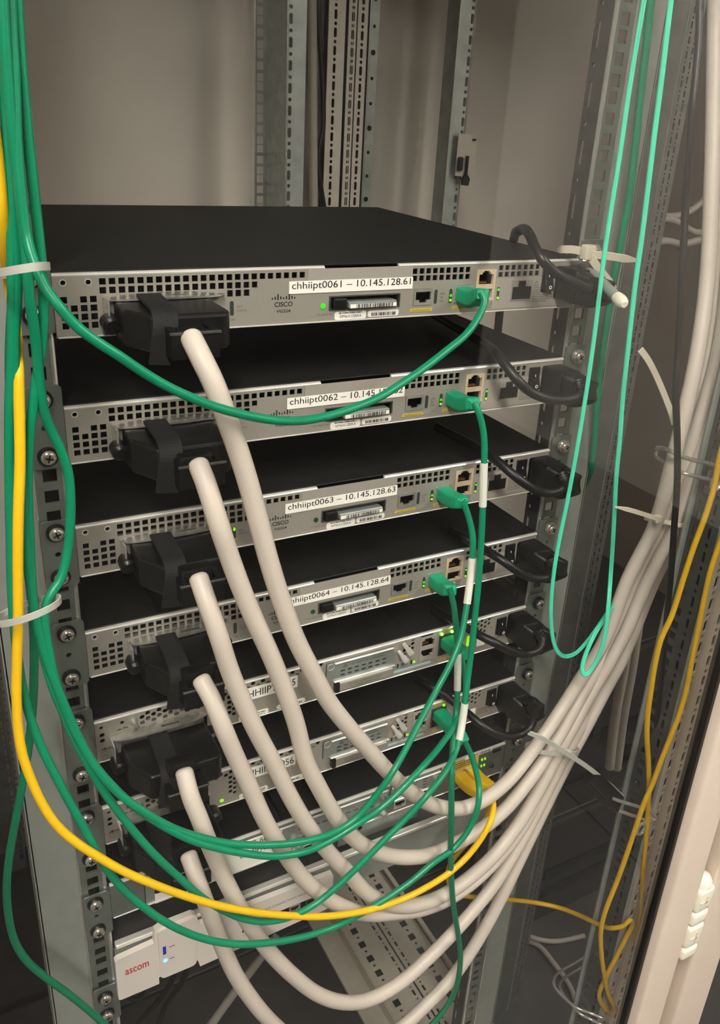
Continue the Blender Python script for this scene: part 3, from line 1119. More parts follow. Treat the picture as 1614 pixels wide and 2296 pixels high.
    add('usb_led', B().prism(rrect(.3020, .3050, -.0322, -.0304, .0008, 3), -.0008, 0), 'led_lime', t)
    pill(t, .2807, .3235, -.0384, -.0358, 'cyan_tag')
    # dual console block
    blk = add('console_port_block', B().plate(rect(.3090, .3275, -.0330, -.0050), [[(.3110, -.0175), (.3255, -.0175), (.3255, -.0095), (.3225, -.0095), (.3225, -.0075), (.3140, -.0075), (.3140, -.0095), (.3110, -.0095)], [(.3110, -.0275), (.3140, -.0275), (.3140, -.0300), (.3225, -.0300), (.3225, -.0275), (.3255, -.0275), (.3255, -.0205), (.3110, -.0205)]], .003, y0=-.0006), 'panel_light', t)
    cb = B()
    for k in range(6):
        cb.box(.3130 + k * .0016, .3137 + k * .0016, .004, .008, -.0172, -.0160)
    add('contacts', cb, 'gold', blk)
    add('block_cap', B().box(.3095, .3230, -.0004, 0, -.0046, -.0030), 'ink', t)
    # two ethernet ports with lights on top
    eb_ = add('ethernet_port', B().plate(rect(.3312, .3495, -.0325, -.0085), [[(.3335, -.0300), (.3475, -.0300), (.3475, -.0130), (.3445, -.0130), (.3445, -.0110), (.3365, -.0110), (.3365, -.0130), (.3335, -.0130)]], .003, y0=-.0006), 'steel_dark', t)
    add('port_lower_jack', B().box(.3325, .3365, -.0010, -.0004, -.0320, -.0220), 'ink', eb_)
    pill(t, .3345, .3480, -.0388, -.0362, 'yellow_tag', 'GE 0/1')
    pill(t, .3335, .3490, -.0058, -.0034, 'yellow_tag', 'GE 0/0')
    add('bypass_label', B().box(.3785, .3885, -.0006, -.0001, -.0345, -.0255), 'paper', t)
    tb = B()
    for r, wd_ in enumerate((.010, .014, .012, .013)):
        rnd = random.Random(r + 20)
        x = .3915
        while x < .3915 + wd_:
            w = rnd.uniform(.0006, .0022)
            tb.box(x, x + w, -.0003, -.0001, -.0290 - r * .0021, -.0281 - r * .0021)
            x += w + .0005
    add('fine_print', tb, 'ink_faint', t)
    add('system_led', B().prism(rrect(.3655, .3683, -.0305, -.0185, .0012, 3), -.0010, 0), 'led_lime', t)
    rocker(t, .4015, .4135, -.0262, -.0072)
    power_inlet(t, .4155, .4375, -.0330, -.0050)
    return t


proto = make_router()
RT = [copy_tree(proto), proto]
for i, r_ in enumerate(RT):
    k = 4 + i
    r_.location = (0, 0, DEVZ[k])
    ORI[r_] = Vector((0, 0, 0))
    r_['label'] = ('silver router with honeycomb vents and label ending in 55, both port lights glowing green', 'silver router with honeycomb vents and label ending in 056, under the one labelled 55')[i]
    r_['category'] = 'network device'
    r_['group'] = 'honeycomb vented routers in the rack'
    lb = add('name_label', B().prism(rect(.1215, .1782, -.0214, -.0090), -.0007, -.0001), 'paper', r_)
    text('CHHIIPT005%d' % (5 + i), .1238, -.0187, .0522, .0074, -.0009, lb, 'ink')
    s = add('serial_sticker', B().prism(rrect(.1218, .1502, -.0420, -.0362, .0018, 3), -.0004, 0), 'paper', r_)
    barcode(s, .1265, .1470, -.0388, -.0372, -.0006, 30 + i)
    text('FCZ192CORA', .1255, -.0414, .0215, .0020, -.0006, s, 'ink_grey')
    s = add('serial_sticker', B().prism(rrect(.1582, .1865, -.0410, -.0364, .0018, 3), -.0004, 0), 'paper', r_)
    barcode(s, .1625, .1830, -.0402, -.0384, -.0006, 34 + i)
    if i == 0:
        for x in (.3335, .3455):
            add('port_led', B().prism(rrect(x - .0014, x + .0014, -.0082, -.0060, .0008, 3), -.0016, -.0002), 'led_bright', r_)
    else:
        add('port_led', B().prism(rrect(.3440, .3470, -.0084, -.0060, .0008, 3), -.0016, -.0002), 'led_lime', r_)
        add('activity_led', B().prism(rrect(.1030, .1065, -.0375, -.0350, .0009, 3), -.0010, 0), 'led_lime', r_)
    ears(r_, DEVZ[k], LEFT_PX[k], RIGHT_PX[k])

# ---------------------------------------------------------------- modular router at the bottom of the stack
t = thing('modular_router', 'grey modular router with three card slots and big paper label, lowest metal unit', 'network device', (0, 0, 0))
chassis(t)
H_ = [rect(.030, .188, -.0405, -.0055), rect(.192, .2855, -.0405, -.0055), rect(.289, .351, -.0250, -.0055), rect(.371, .403, -.0330, -.0150), rect(.294, .309, -.0380, -.0290), rect(.328, .344, -.0370, -.0270)]
fp = add('front_panel', B().plate(rect(0, DW, -DH, -.003), H_, .0014, y0=0), 'zinc_dull', t)
fold(t, [(0, DW)])
add('bottom_lip', B().rbox(.001, DW - .001, -.0008, .004, -DH - .0004, -DH + .0006, .0003, 1), 'highlit_metal', t)


def dashes(x0, x1, z, w=.0062, h=.0020, pitch=.0088):
    o = []
    x = x0
    while x + w < x1:
        o.append(rrect(x, x + w, z - h / 2, z + h / 2, .0009, 2))
        x += pitch
    return o


for x0, x1, z0, z1, tops in ((.0305, .1875, -.0400, -.0060, ((.02, -.0085), (.02, -.0225), (.02, -.0370))), (.1925, .2850, -.0400, -.0060, ((.0, -.0180), (.0, -.0360))), (.2895, .3505, -.0245, -.0060, ((.0, -.0180),))):
    hs = []
    for dx, z in tops:
        hs += dashes(x0 + .008, x1 - .025, z)
    if x0 > .1:
        for k in range(4):
            hs.append(rrect(x1 - .022, x1 - .016, z1 - .005 - k * .004, z1 - .003 - k * .004, .0008, 2))
    c = add('interface_card', B().plate(rect(x0, x1, z0, z1), hs, .0012, y0=-.0012), 'zinc', t)
    add('card_edge', B().rbox(x0, x1, -.0030, -.001, z1 - .0006, z1 + .0004, .0003, 1).rbox(x0, x1, -.0030, -.001, z0 - .0004, z0 + .0006, .0003, 1), 'highlit_metal', c)
    for z in (z1 - .006, (z0 + .006) if z1 - z0 > .02 else None):
        if z is None:
            continue
        add('thumb_screw', B().lathe((x1 - .006, -.001, z), (0, -1, 0), [(0, .0035), (.003, .0035), (.0032, .0044), (.009, .0044), (.0095, .003)], 14), 'chrome', c, smooth=True)
    tb = B()
    for r in range(2):
        rnd = random.Random(r + int(x0 * 1000))
        x = x0 + .025
        while x < min(x0 + .052, x1 - .03):
            w = rnd.uniform(.0008, .0026)
            tb.box(x, x + w, -.0015, -.0013, z1 - .005 - r * .0024, z1 - .004 - r * .0024)
            x += w + .0006
    add('fine_print', tb, 'ink_faint', c)
for x0, z0 in ((.2945, -.0385), (.3285, -.0370)):
    rj45(t, x0, x0 + .015, z0, z0 + .0105)
pt = add('management_plate', B().box(.353, .402, -.0006, 0, -.0165, -.0040), 'yellow_tag', t)
tb = B()
for r in range(3):
    rnd = random.Random(r + 77)
    x = .357
    while x < .398:
        w = rnd.uniform(.001, .003)
        tb.box(x, x + w, -.0009, -.0007, -.0068 - r * .003, -.0056 - r * .003)
        x += w + .0008
add('fine_print', tb, 'ink_grey', pt)
eb_ = add('ethernet_port_row', B().plate(rect(.3695, .4035, -.0335, -.0160), [rect(.3710, .3858, -.0320, -.0185), rect(.3874, .4022, -.0320, -.0185)], .003, y0=-.0008), 'chrome', t)
for k in range(4):
    add('port_led', B().prism(rrect(.4065 + .004 * (k % 2), .4085 + .004 * (k % 2), -.0150 - .009 * (k // 2), -.0120 - .009 * (k // 2), .0006, 2), -.0008, 0), 'led_lime', t)
    add('port_led', B().prism(rrect(.3660, .3676, -.0225 - .0035 * k, -.0203 - .0035 * k, .0005, 2), -.0008, 0), 'led_lime', t)
bs = add('serial_sticker', B().box(.3830, .4190, -.0010, -.0004, -.0042, .0006), 'paper', t)
barcode(bs, .390, .417, -.0036, .0, -.0012, 60)
add('latch_window', B().box(.4215, .4325, -.0006, 0, -.0095, -.0055), 'ink', t)
add('cord_hook', B().lathe((.4215, 0, -.0260), (0, -1, 0), [(0, .003), (.0015, .0036), (.003, .003)], 12), 'steel_dark', t, smooth=True)
lb = add('paper_label', B().box(.0385, .1650, -.0022, -.0018, -.0420, -.0052), 'paper', t)
for s, x, z in (('ips .0000.fa0', .0425, -.0150), ('00 602', .1290, -.0135), ('Internal (   ):', .0480, -.0260), ('c.5897.', .1210, -.0250), ('tp f.', .0560, -.0370)):
    text(s, x, z, h=.0066 if s[0] != 'I' else .0078, y=-.0024, parent=lb, m='ink_grey')
t.location = (0, 0, DEVZ[6])
ears(t, DEVZ[6], LEFT_PX[6], RIGHT_PX[6])

# ---------------------------------------------------------------- shelf with the white box on it
SHZ = -.651
t = thing('rack_shelf', 'grey sheet metal shelf with bright front edge under the modular router', 'shelf', (.219, .1, SHZ))
add('tray', B().box(.0, .4382, .0022, .33, SHZ - .0015, SHZ), 'powder_grey', t)
add('front_lip', B().box(.0, .4382, .0, .0022, SHZ - .006, SHZ + .038), 'powder_grey', t)
add('lip_edge', B().rbox(.0, .4382, -.0034, .0040, SHZ + .0365, SHZ + .0415, .0018, 3), 'highlit_metal', t)  # near-white colour paints the highlight along the lip
add('side_wall', B().box(-.0005, .001, .002, .33, SHZ, SHZ + .03), 'powder_grey', t)
add('side_wall', B().box(.4372, .4387, .002, .33, SHZ, SHZ + .03), 'powder_grey', t)
add('stiffener_plate', B().plate(rect(.236, .335, SHZ + .040, SHZ + .0715), [ngon(.262, SHZ + .055, .003, 10)], .0015, y0=.012), 'zinc', t)
zs = [U(218, 2172, x=-.0135)[2], U(227, 2227, x=-.0135)[2]]
e = add('mounting_ear', B().plate(rrect(-.0235, -.0005, zs[1] - .012, zs[0] + .012, .003, 3), [ngon(-.0135, (zs[0] + zs[1]) / 2, .0022, 8)], .0015, y0=-.001), 'zinc_dull', t)
for i, z in enumerate(zs):
    screw_at(e, -.0135, z, -.001, .4 + i)
add('mounting_ear', B().plate(rrect(.4387, .4625, SHZ - .01, SHZ + .04, .003, 3), [ngon(.4517, SHZ + .016, .003, 8)], .0015, y0=-.001), 'zinc_dull', t)

t = thing('messaging_server', 'white fronted box with red ascom lettering and blue light, standing on the shelf', 'network device', (.11, .1, SHZ))
add('body', B().rbox(-.001, .219, .0045, .21, SHZ + .0005, SHZ + .033, .001, 1), 'dark_grey_top', t)
YB = -.0025
prof = [(-.003, -.672), (-.001, -.674), (.0355, -.674), (.0355, -.665), (.074, -.664), (.076, -.674), (.2200, -.668), (.2205, -.6225), (.219, -.6195), (.0775, -.6165), (.0740, -.6020), (.0700, -.5985), (.0400, -.5985), (.0345, -.6010), (.0330, -.6165), (-.001, -.6195), (-.003, -.6215)]
win = rrect(.120, .2135, -.6575, -.6425, .002, 3)
bz = add('bezel', B().plate(prof, [win], .006, y0=YB - .0075), 'white_plastic', t)
add('bezel_bump', B().prism(rrect(.0365, .0720, -.6650, -.6005, .005, 4), YB - .0105, YB - .0072), 'white_plastic', bz)
add('port_recess', B().box(.1195, .214, YB - .003, YB - .002, -.6580, -.6420), 'dark_inside', bz)
rj45(bz, .1720, .1840, -.6560, -.6450, 'chrome', YB - .006)
rj45(bz, .1905, .2030, -.6560, -.6450, 'steel_dark', YB - .006)
text('ascom', .0050, -.6435, .0220, .0068, YB - .0077, bz, 'red_ink', bold=.012)
text('UNITE CONNECTIVITY MANAGER', .1400, -.6330, .0580, .0026, YB - .0077, bz, 'ink_grey')
add('blue_marker', B().box(.0400, .0430, YB - .0110, YB - .0104, -.6325, -.6225), 'blue_tag', bz)
add('power_light', B().lathe((.0418, YB - .0100, -.6415), (0, -1, 0), [(0, .0022), (.0008, .002), (.0013, .001)], 14), 'led_blue', bz, smooth=True)
add('light_marks', B().box(.0460, .0515, YB - .0108, YB - .0104, -.6260, -.6255).box(.0460, .0505, YB - .0108, YB - .0104, -.6418, -.6413), 'ink_grey', bz)

# ================================================================== CABLES
def onward(pts):
    """leads that leave the picture run on to the cabinet roof or down towards its floor"""
    def v_of(q):
        d = q - CAM
        c = [sum(RM[k][j] * d[j] for j in range(3)) for k in range(3)]
        return CX + FPX * c[0] / c[2], CY + FPX * c[1] / c[2]
    pts = list(pts)
    for e in (0, -1):
        q = pts[e]
        u, v = v_of(q)
        add_ = []
        if v < -30 or (u > 1618 and v < 1300) or (u < 0 and v < 400):
            add_ = [Vector((q[0], q[1], q[2] + (.66 - q[2]) * k)) for k in (.33, .66, 1.)]
        elif v > 2296:
            add_ = [Vector((q[0] + .02 * k, q[1] + .02 * k, q[2] - .12 * k)) for k in (1., 2.)]
        if add_:
            pts = add_[::-1] + pts if e == 0 else pts + add_
    return pts


def cable(name, label, pts, r, m, cat='cable', group=None, seg=12, per=7):
    pts = onward(pts)
    P = spline(pts, per)
    o = add(name, B().tube(P, r, seg), m, None, smooth=True, base=P[0], label=label, cat=cat, group=group)
    return o, P


def sleeve(parent, P, a, b, r, m='sleeve', name='label_sleeve'):
    n = len(P)
    i0, i1 = int(a * (n - 1)), max(int(b * (n - 1)), int(a * (n - 1)) + 2)
    return add(name, B().tube(P[i0:i1 + 1], r, 12), m, parent, smooth=True)


def nearest(P, u, v):
    """parameter of the path point that projects closest to the pixel"""
    best, bi = 1e9, 0
    for i, q in enumerate(P):
        d = q - CAM
        c = [sum(RM[k][j] * d[j] for j in range(3)) for k in range(3)]
        e = (CX + FPX * c[0] / c[2] - u) ** 2 + (CY + FPX * c[1] / c[2] - v) ** 2
        if e < best:
            best, bi = e, i
    return bi / (len(P) - 1)


# ---------------------------------------------------------------- white trunk cables with black angled connectors
ZIP = [(1418, 1306), (1446, 1249), (1477, 1190), (1500, 1120), (1530, 1020), (1560, 920), (1590, 800), (1612, 640), (1622, 460), (1628, 250), (1632, 0), (1636, -120)]
UPY = [-.055, -.06, -.068, -.075, -.08, -.08, -.072, -.055, -.04, -.02, 0., .0]


def up(du, dy, n0=0, spread=1.0):
    o = []
    for i, (p, y) in enumerate(list(zip(ZIP, UPY))[n0:]):
        k = 1.0 if i + n0 < 4 else 1 + spread * min(1, (i + n0 - 3) / 3)
        o.append((p[0] + du * k, p[1], y + dy))
    return o


WH = [
    [(422, 738, -.062), (430, 760, -.070), (450, 800, -.082), (480, 862, -.09), (505, 930, -.092), (537, 1020), (560, 1095), (582, 1180, -.095), (605, 1265), (632, 1350), (662, 1430), (700, 1505, -.10), (735, 1570), (775, 1622), (825, 1680, -.10), (875, 1735), (925, 1780), (980, 1808, -.095), (1040, 1812), (1090, 1790, -.088), (1140, 1750), (1180, 1702, -.07), (1225, 1640), (1265, 1580, -.058), (1310, 1510), (1355, 1437, -.055)] + up(-14, 0, 0),
    [(438, 1022, -.062), (446, 1045, -.070), (462, 1085, -.08), (490, 1175, -.09), (515, 1250), (545, 1330, -.092), (575, 1400), (605, 1465), (635, 1540, -.095), (663, 1620), (685, 1705), (715, 1765, -.098), (740, 1810), (770, 1855), (810, 1893, -.098), (865, 1917), (925, 1922, -.095), (980, 1912), (1025, 1890), (1080, 1858, -.085), (1135, 1812), (1180, 1758), (1222, 1700, -.068), (1262, 1635), (1300, 1565, -.056), (1335, 1505), (1375, 1436, -.045)] + up(9, .011, 0, 1.),
    [(440, 1278, -.062), (447, 1300, -.070), (462, 1345, -.08), (490, 1425, -.088), (515, 1503), (545, 1575, -.09), (575, 1640), (610, 1705), (645, 1775, -.093), (675, 1828), (710, 1878), (745, 1920, -.095), (780, 1956), (820, 2000), (860, 2024, -.095), (910, 2032), (960, 2022, -.092), (1010, 1998), (1055, 1966), (1107, 1918, -.08), (1157, 1855), (1200, 1785), (1245, 1700, -.066), (1290, 1618), (1330, 1545, -.056), (1370, 1478), (1405, 1412, -.055)] + up(31, .0, 0, .9),
    [(447, 1506, -.062), (453, 1528, -.070), (475, 1568, -.08), (500, 1630, -.088), (530, 1700), (560, 1765, -.09), (590, 1832), (620, 1885), (655, 1938, -.093), (690, 1980), (730, 2012), (775, 2036, -.095), (830, 2050), (885, 2046, -.092), (940, 2040), (1000, 2018), (1060, 1978, -.082), (1115, 1925), (1165, 1862), (1208, 1790, -.062), (1250, 1705), (1290, 1630, -.042), (1325, 1560), (1362, 1492, -.033)] + up(-2, .023, 0, 1.5),
    [(410, 1712, -.062), (414, 1735, -.070), (427, 1785, -.08), (447, 1835, -.086), (470, 1895), (495, 1952), (520, 2002, -.09), (548, 2055), (580, 2103), (617, 2148, -.093), (660, 2190), (710, 2228), (760, 2246, -.095), (810, 2246), (857, 2228, -.092), (907, 2196), (957, 2151), (1007, 2101, -.085), (1057, 2046), (1107, 1984), (1147, 1921, -.072), (1185, 1853), (1222, 1780), (1262, 1700, -.06), (1305, 1622), (1345, 1550, -.034), (1385, 1475)] + up(22, .024, 0, 1.6),
    [(418, 1903, -.062), (424, 1922, -.070), (437, 1958, -.08), (457, 2012, -.086), (480, 2075), (502, 2130, -.09), (528, 2186), (558, 2232), (592, 2275, -.092), (640, 2320), (700, 2358), (770, 2370, -.09), (840, 2345), (907, 2298), (957, 2251, -.085), (1007, 2200), (1047, 2146), (1087, 2081, -.075), (1127, 2006), (1160, 1937), (1196, 1862, -.064), (1232, 1788), (1272, 1708, -.056), (1315, 1628), (1358, 1545, -.044), (1398, 1470)] + up(46, .013, 0, 1.3),
]
WLAB = ['thick white trunk cable plugged into the gateway labelled chhiipt0061', 'thick white trunk cable plugged into the gateway labelled chhiipt0062',
        'thick white trunk cable plugged into the gateway labelled chhiipt0063', 'thick white trunk cable plugged into the gateway labelled chhiipt0064',
        'thick white trunk cable plugged into the upper of the two honeycomb vented routers', 'thick white trunk cable plugged into the lower of the two honeycomb vented routers']
for i, w in enumerate(WH):
    P = spline(onward(path(w[1:])), 7)
    d_ = (P[0] - P[2]).normalized()
    P = [P[0] + d_ * k for k in (.0046, .0042, .0030, .0012)] + P
    o = add('trunk_cable', B().tube(P, .0070, 16, scale=[.35, .65, .88] + [1.] * (len(P) - 3)), 'white_cable', None, smooth=True, base=P[0], label=WLAB[i], cat='cable', group='white trunk cables')
    zt = DEVZ[i]
    dx = 0 if i < 4 else -.018
    ex = P[0]
    X0, X1 = .036 + dx, (.1015 if i < 4 else .108) + dx
    zh = zt - .019 - (.008 if i > 3 else 0)
    # hood: deep body, stepped front block with an open window, angled cable exit
    hb = B()
    prof = [(X0, -.004), (X0, -.030), (X0 + .012, -.052), (X1 - .004, -.052), (X1, -.046), (X1, -.004)]
    fzz = lambda a, b_, d: (a, b_, zh - d)
    hb.prism(prof, 0, .024, f=fzz)
    hood = add('connector_hood', hb, 'black_plastic', o)
    md = hood.modifiers.new('bevel', 'BEVEL')
    md.width = .0025
    md.segments = 3
    bx0, bx1 = ex[0] - .0125, X1 - .002
    yb = -.052
    yf = -.070
    wx0, wx1 = bx0 + .004, bx0 + .026
    f2 = lambda a, b_, d: (a, b_, zh - .006 - d)
    add('hood_block', B().plate([(bx0, yf), (bx0 + .031, yf), (bx0 + .031, yb + .008), (bx1, yb + .008), (bx1, yb + .018), (bx0, yb + .018)][::1], [rect(wx0, wx1, yf + .003, yb + .004)], .018, f=f2), 'black_plastic', o)
    add('hood_ledge', B().rbox(bx0 - .001, bx0 + .032, yf - .001, yf + .0015, zh - .0085, zh - .0065, .0004, 1), 'steel_dark', o)
    add('cable_exit', B().rbox(ex[0] - .0105, ex[0] + .0125, ex[1] + .003, max(yf, ex[1]) + .014, ex[2] - .010, ex[2] + .002, .002, 2), 'black_plastic', o, smooth=True)
    add('jack_screw', B().lathe((X0 - .004, -.003, zh - .012), (0, -1, -.1), [(0, .004), (.004, .0060), (.014, .0060), (.016, .004)], 14), 'black_plastic', o, smooth=True)
    add('jack_screw', B().lathe((X1 + .003, -.004, zh - .010), (0, -1, 0), [(0, .0035), (.003, .0060), (.014, .0060), (.016, .004)], 14), 'black_plastic', o, smooth=True)
    # hook and loop strap over the hood
    sx = X0 + (.023 if i != 4 else .030)
    pp = [Vector((sx, -.006, zh + .0035)), Vector((sx - .001, -.030, zh + .0032)), Vector((sx - .002, -.048, zh + .002)), Vector((sx - .003, -.0548, zh - .004)), Vector((sx - .005, -.0562, zh - .015)), Vector((sx - .007, -.0560, zh - .030))]
    add('strap', B().sweep(spline(pp, 5), [(-.0075, -.0011), (.0075, -.0011), (.0075, .0011), (-.0075, .0011)], up=(0, -1, .3)) if False else
        B().sweep(spline(pp, 5), [(-.0011, -.0078), (.0011, -.0078), (.0011, .0078), (-.0011, .0078)], up=(1, 0, 0)), 'black_matte', o)


# ---------------------------------------------------------------- patch leads with moulded plugs
def plug(parent, jx, jz, tip, m='green_plug', L=.030, w=.0070, h=.0065, jy=-.001):
    """moulded boot from the jack (jx,jz on the panel) to the cable start 'tip' with snag-free hump and rings"""
    a = Vector((jx, jy, jz))
    b = Vector((jx + .0005, jy - .016, jz - .0005))
    c = Vector(tip)
    mid = (b + c) / 2 + Vector((0, -.004, .002))
    P = spline([a, b, mid, c], 8)
    n = len(P)
    prof = rrect(-w, w, -h, h, .0022, 3)
    sc = []
    for i in range(n):
        t = i / (n - 1)
        k = 1.0 if t < .45 else 1 - (t - .45) / .55 * .42
        if t > .55:
            k *= 1 + .045 * (1 if (i % 2) else -1)
        sc.append(k)
    bo = B().sweep(P, prof, up=(0, 0, 1), scale=sc)
    p = add('plug_boot', bo, m, parent, smooth=True)
    hb = B().lathe((jx + .0005, jy - .007, jz - h + .0008), (0, 0, -1), [(0, .0062), (.002, .0058), (.0038, .0038), (.0044, .001)], 14)
    add('latch_hood', hb, m, p, smooth=True)
    add('plug_shell', B().rbox(jx - w * .82, jx + w * .82, jy - .001, jy + .008, jz - h * .75, jz + h * .75, .0008, 1), 'cream_plastic', p)
    return p


GR = .0029
PL = [(.3182, -.0265), (.3182, -.0265), (.3182, -.0265), (.3182, -.0265), (.3405, -.0170), (.3405, -.0170)]
GLAB = ['green patch lead swooping from the gateway labelled chhiipt0061 across the gateway below',
        'green patch lead with white sleeve hanging from the gateway labelled chhiipt0062',
        'green patch lead with white sleeve hanging from the gateway labelled chhiipt0063',
        'green patch lead dropping from the gateway labelled chhiipt0064 straight to the bottom',
        'green patch lead from the upper of the two honeycomb vented routers',
        'green patch lead from the lower of the two honeycomb vented routers']
GP = [
    # d1: swoop across to the left bundle and up
    [(1078, 655, -.036), (1086, 675, -.040), (1073, 710, -.045), (1045, 750), (1000, 787), (950, 826, -.065), (900, 860), (850, 891), (790, 916, -.085), (730, 934), (680, 943), (625, 943, -.105), (550, 931), (475, 910), (425, 890, -.115), (370, 864), (320, 834), (270, 800, -.118), (220, 768), (170, 730), (135, 690, -.115), (105, 650), (85, 610, -.108), (70, 570), (60, 530, -.10), (48, 440), (38, 320), (33, 180), (26, 60), (20, -80, -.09)],
    # d2
    [(1062, 902, -.034), (1073, 925, -.038), (1083, 965, -.042), (1086, 1010), (1084, 1060), (1082, 1135, -.05), (1079, 1210), (1073, 1300, -.055), (1065, 1380), (1057, 1455), (1050, 1510, -.065), (1044, 1560), (1036, 1620, -.078), (1025, 1675, -.088), (1000, 1728, -.104), (960, 1780, -.114), (915, 1830), (865, 1880), (810, 1936, -.115), (755, 1988), (705, 2028), (650, 2056, -.114), (600, 2066), (550, 2061), (500, 2041, -.112), (450, 2010), (400, 1966), (350, 1920, -.11), (310, 1876), (270, 1826), (235, 1778, -.105), (205, 1728), (175, 1672), (148, 1612), (120, 1545, -.098), (98, 1470), (82, 1400), (72, 1320), (66, 1200, -.092), (62, 1080), (66, 980), (78, 880), (95, 760), (98, 660, -.088), (90, 560), (76, 430), (62, 300), (48, 150), (38, 0), (34, -80, -.088)],
    # d3 -> upper loop
    [(1037, 1122, -.032), (1050, 1158, -.036), (1060, 1205, -.042), (1057, 1270), (1050, 1330), (1044, 1372, -.06), (1034, 1425), (1015, 1478), (980, 1545, -.082), (945, 1610), (912, 1675, -.108), (878, 1735, -.117), (840, 1787), (800, 1833), (750, 1866, -.117), (680, 1887), (600, 1895), (520, 1892, -.112), (450, 1878), (390, 1858), (325, 1822, -.112), (265, 1778), (220, 1728), (182, 1668, -.105), (150, 1600), (125, 1530), (108, 1450, -.098), (100, 1380), (112, 1335), (135, 1300), (150, 1245, -.085), (157, 1180), (158, 1110), (152, 1055), (135, 1005), (115, 965, -.086), (98, 920), (88, 850), (80, 760), (66, 660, -.096), (58, 560), (44, 430), (26, 280), (14, 130), (6, 0), (2, -80, -.096)],
    # d4 -> straight down
    [(1008, 1318, -.032), (1016, 1352, -.037), (1022, 1400, -.042), (1026, 1450), (1026, 1500, -.050), (1025, 1555), (1022, 1600, -.062), (1016, 1660, -.082), (1012, 1740, -.102), (1012, 1830, -.110), (1010, 1900), (1012, 1976, -.106), (1017, 2036), (1027, 2096), (1032, 2155, -.100), (1022, 2216), (1002, 2256), (965, 2300), (910, 2345, -.095)],
    # d5
    [(1030, 1462, -.038), (1040, 1500, -.042), (1044, 1540, -.048), (1040, 1580), (1022, 1620, -.070), (985, 1675, -.094), (942, 1725, -.112), (895, 1775, -.117), (850, 1815), (800, 1848, -.119), (745, 1882), (690, 1908), (620, 1920, -.116), (560, 1915), (490, 1902), (425, 1882, -.114), (355, 1845), (295, 1803), (245, 1755, -.108), (205, 1705), (170, 1640), (138, 1565, -.102), (108, 1490), (88, 1420), (74, 1350, -.095), (62, 1260), (52, 1140), (44, 1000), (34, 880), (32, 760), (38, 640, -.09), (30, 500), (24, 350), (20, 200), (12, 60), (8, -80, -.085)],
    # d6
    [(1038, 1655, -.040), (1055, 1690, -.062), (1067, 1728, -.082), (1074, 1765, -.098), (1072, 1803, -.106), (1060, 1842), (1040, 1876, -.108), (1010, 1908), (972, 1934), (922, 1976, -.110), (867, 2014), (810, 2048), (750, 2078, -.108), (675, 2102), (600, 2114), (530, 2117, -.118), (470, 2108), (418, 2091), (365, 2064, -.12), (325, 2036), (285, 2002), (250, 1963, -.115), (222, 1920), (195, 1868), (160, 1806, -.108), (125, 1740), (95, 1680), (68, 1610, -.10), (48, 1530), (36, 1440), (28, 1340, -.095), (24, 1200), (22, 1050), (22, 900), (28, 780), (28, 660, -.09), (27, 520), (20, 380), (12, 200), (6, 40), (2, -80, -.085)],
]
for i, gp in enumerate(GP):
    pts = path(gp)
    o, P = cable('patch_lead', GLAB[i], pts, GR, 'green_cable' if i != 3 else 'dark_green_cable', group='green patch leads')
    jx, jz = PL[i]
    plug(o, jx, DEVZ[i] + jz, P[2], w=.0070 if i < 4 else .0075, h=.0062)
    SL = {1: ((1084, 1038), (1082, 1136), 'sleeve'), 2: ((1055, 1255), (1044, 1352), 'sleeve'), 3: ((1026, 1465), (1025, 1550), 'sleeve_grey')}
    if i in SL:
        a, b_, m_ = SL[i]
        sleeve(o, P, nearest(P, *a), nearest(P, *b_), GR + .0006, m_)
    if i == 1:
        sleeve(o, P, nearest(P, 1043, 1578), nearest(P, 1029, 1662), GR + .0007)

# the dark green lead hanging down on the left
cable('patch_lead', 'dark green lead hanging down outside the left rail to the bottom', path([(40, 330, -.05), (36, 560, -.06), (22, 800), (30, 1000, -.07), (55, 1200), (75, 1400, -.06), (76, 1520), (72, 1600), (62, 1690, -.05), (48, 1770), (33, 1850), (20, 1925, -.05), (15, 1985), (18, 2045), (32, 2108, -.055), (58, 2152), (98, 2188), (150, 2226, -.06), (200, 2266), (250, 2312), (300, 2360, -.06)]), GR, 'dark_green_cable', group='green patch leads')

# yellow leads
YP = [Vector((.3884, -.040, DEVZ[6] - .0290))] + path([(1096, 1776, -.060), (1106, 1803, -.088), (1101, 1838, -.104), (1080, 1878, -.107), (1047, 1921), (1007, 1957), (957, 1989, -.108), (907, 2014), (857, 2032), (800, 2046, -.112), (725, 2055), (650, 2053), (575, 2046, -.118), (500, 2033), (425, 2012), (350, 1985, -.124), (280, 1955), (225, 1924), (172, 1890, -.122), (127, 1850), (92, 1797), (66, 1738, -.115), (50, 1690), (41, 1635), (37, 1560, -.11), (38, 1480), (41, 1380), (40, 1280), (41, 1160, -.105), (45, 1030), (43, 900), (41, 820, -.09), (36, 740, -.07), (22, 650, -.06), (12, 570, -.08), (6, 480, -.09), (-1, 390), (-16, 260, -.09)])
o, P = cable('patch_lead', 'yellow patch lead looping below the green leads to the left bundle', YP, .0030, 'yellow_cable', group='yellow patch leads')
plug(o, .3784, DEVZ[6] - .0252, P[0], 'yellow_cable', w=.0066, h=.0060)
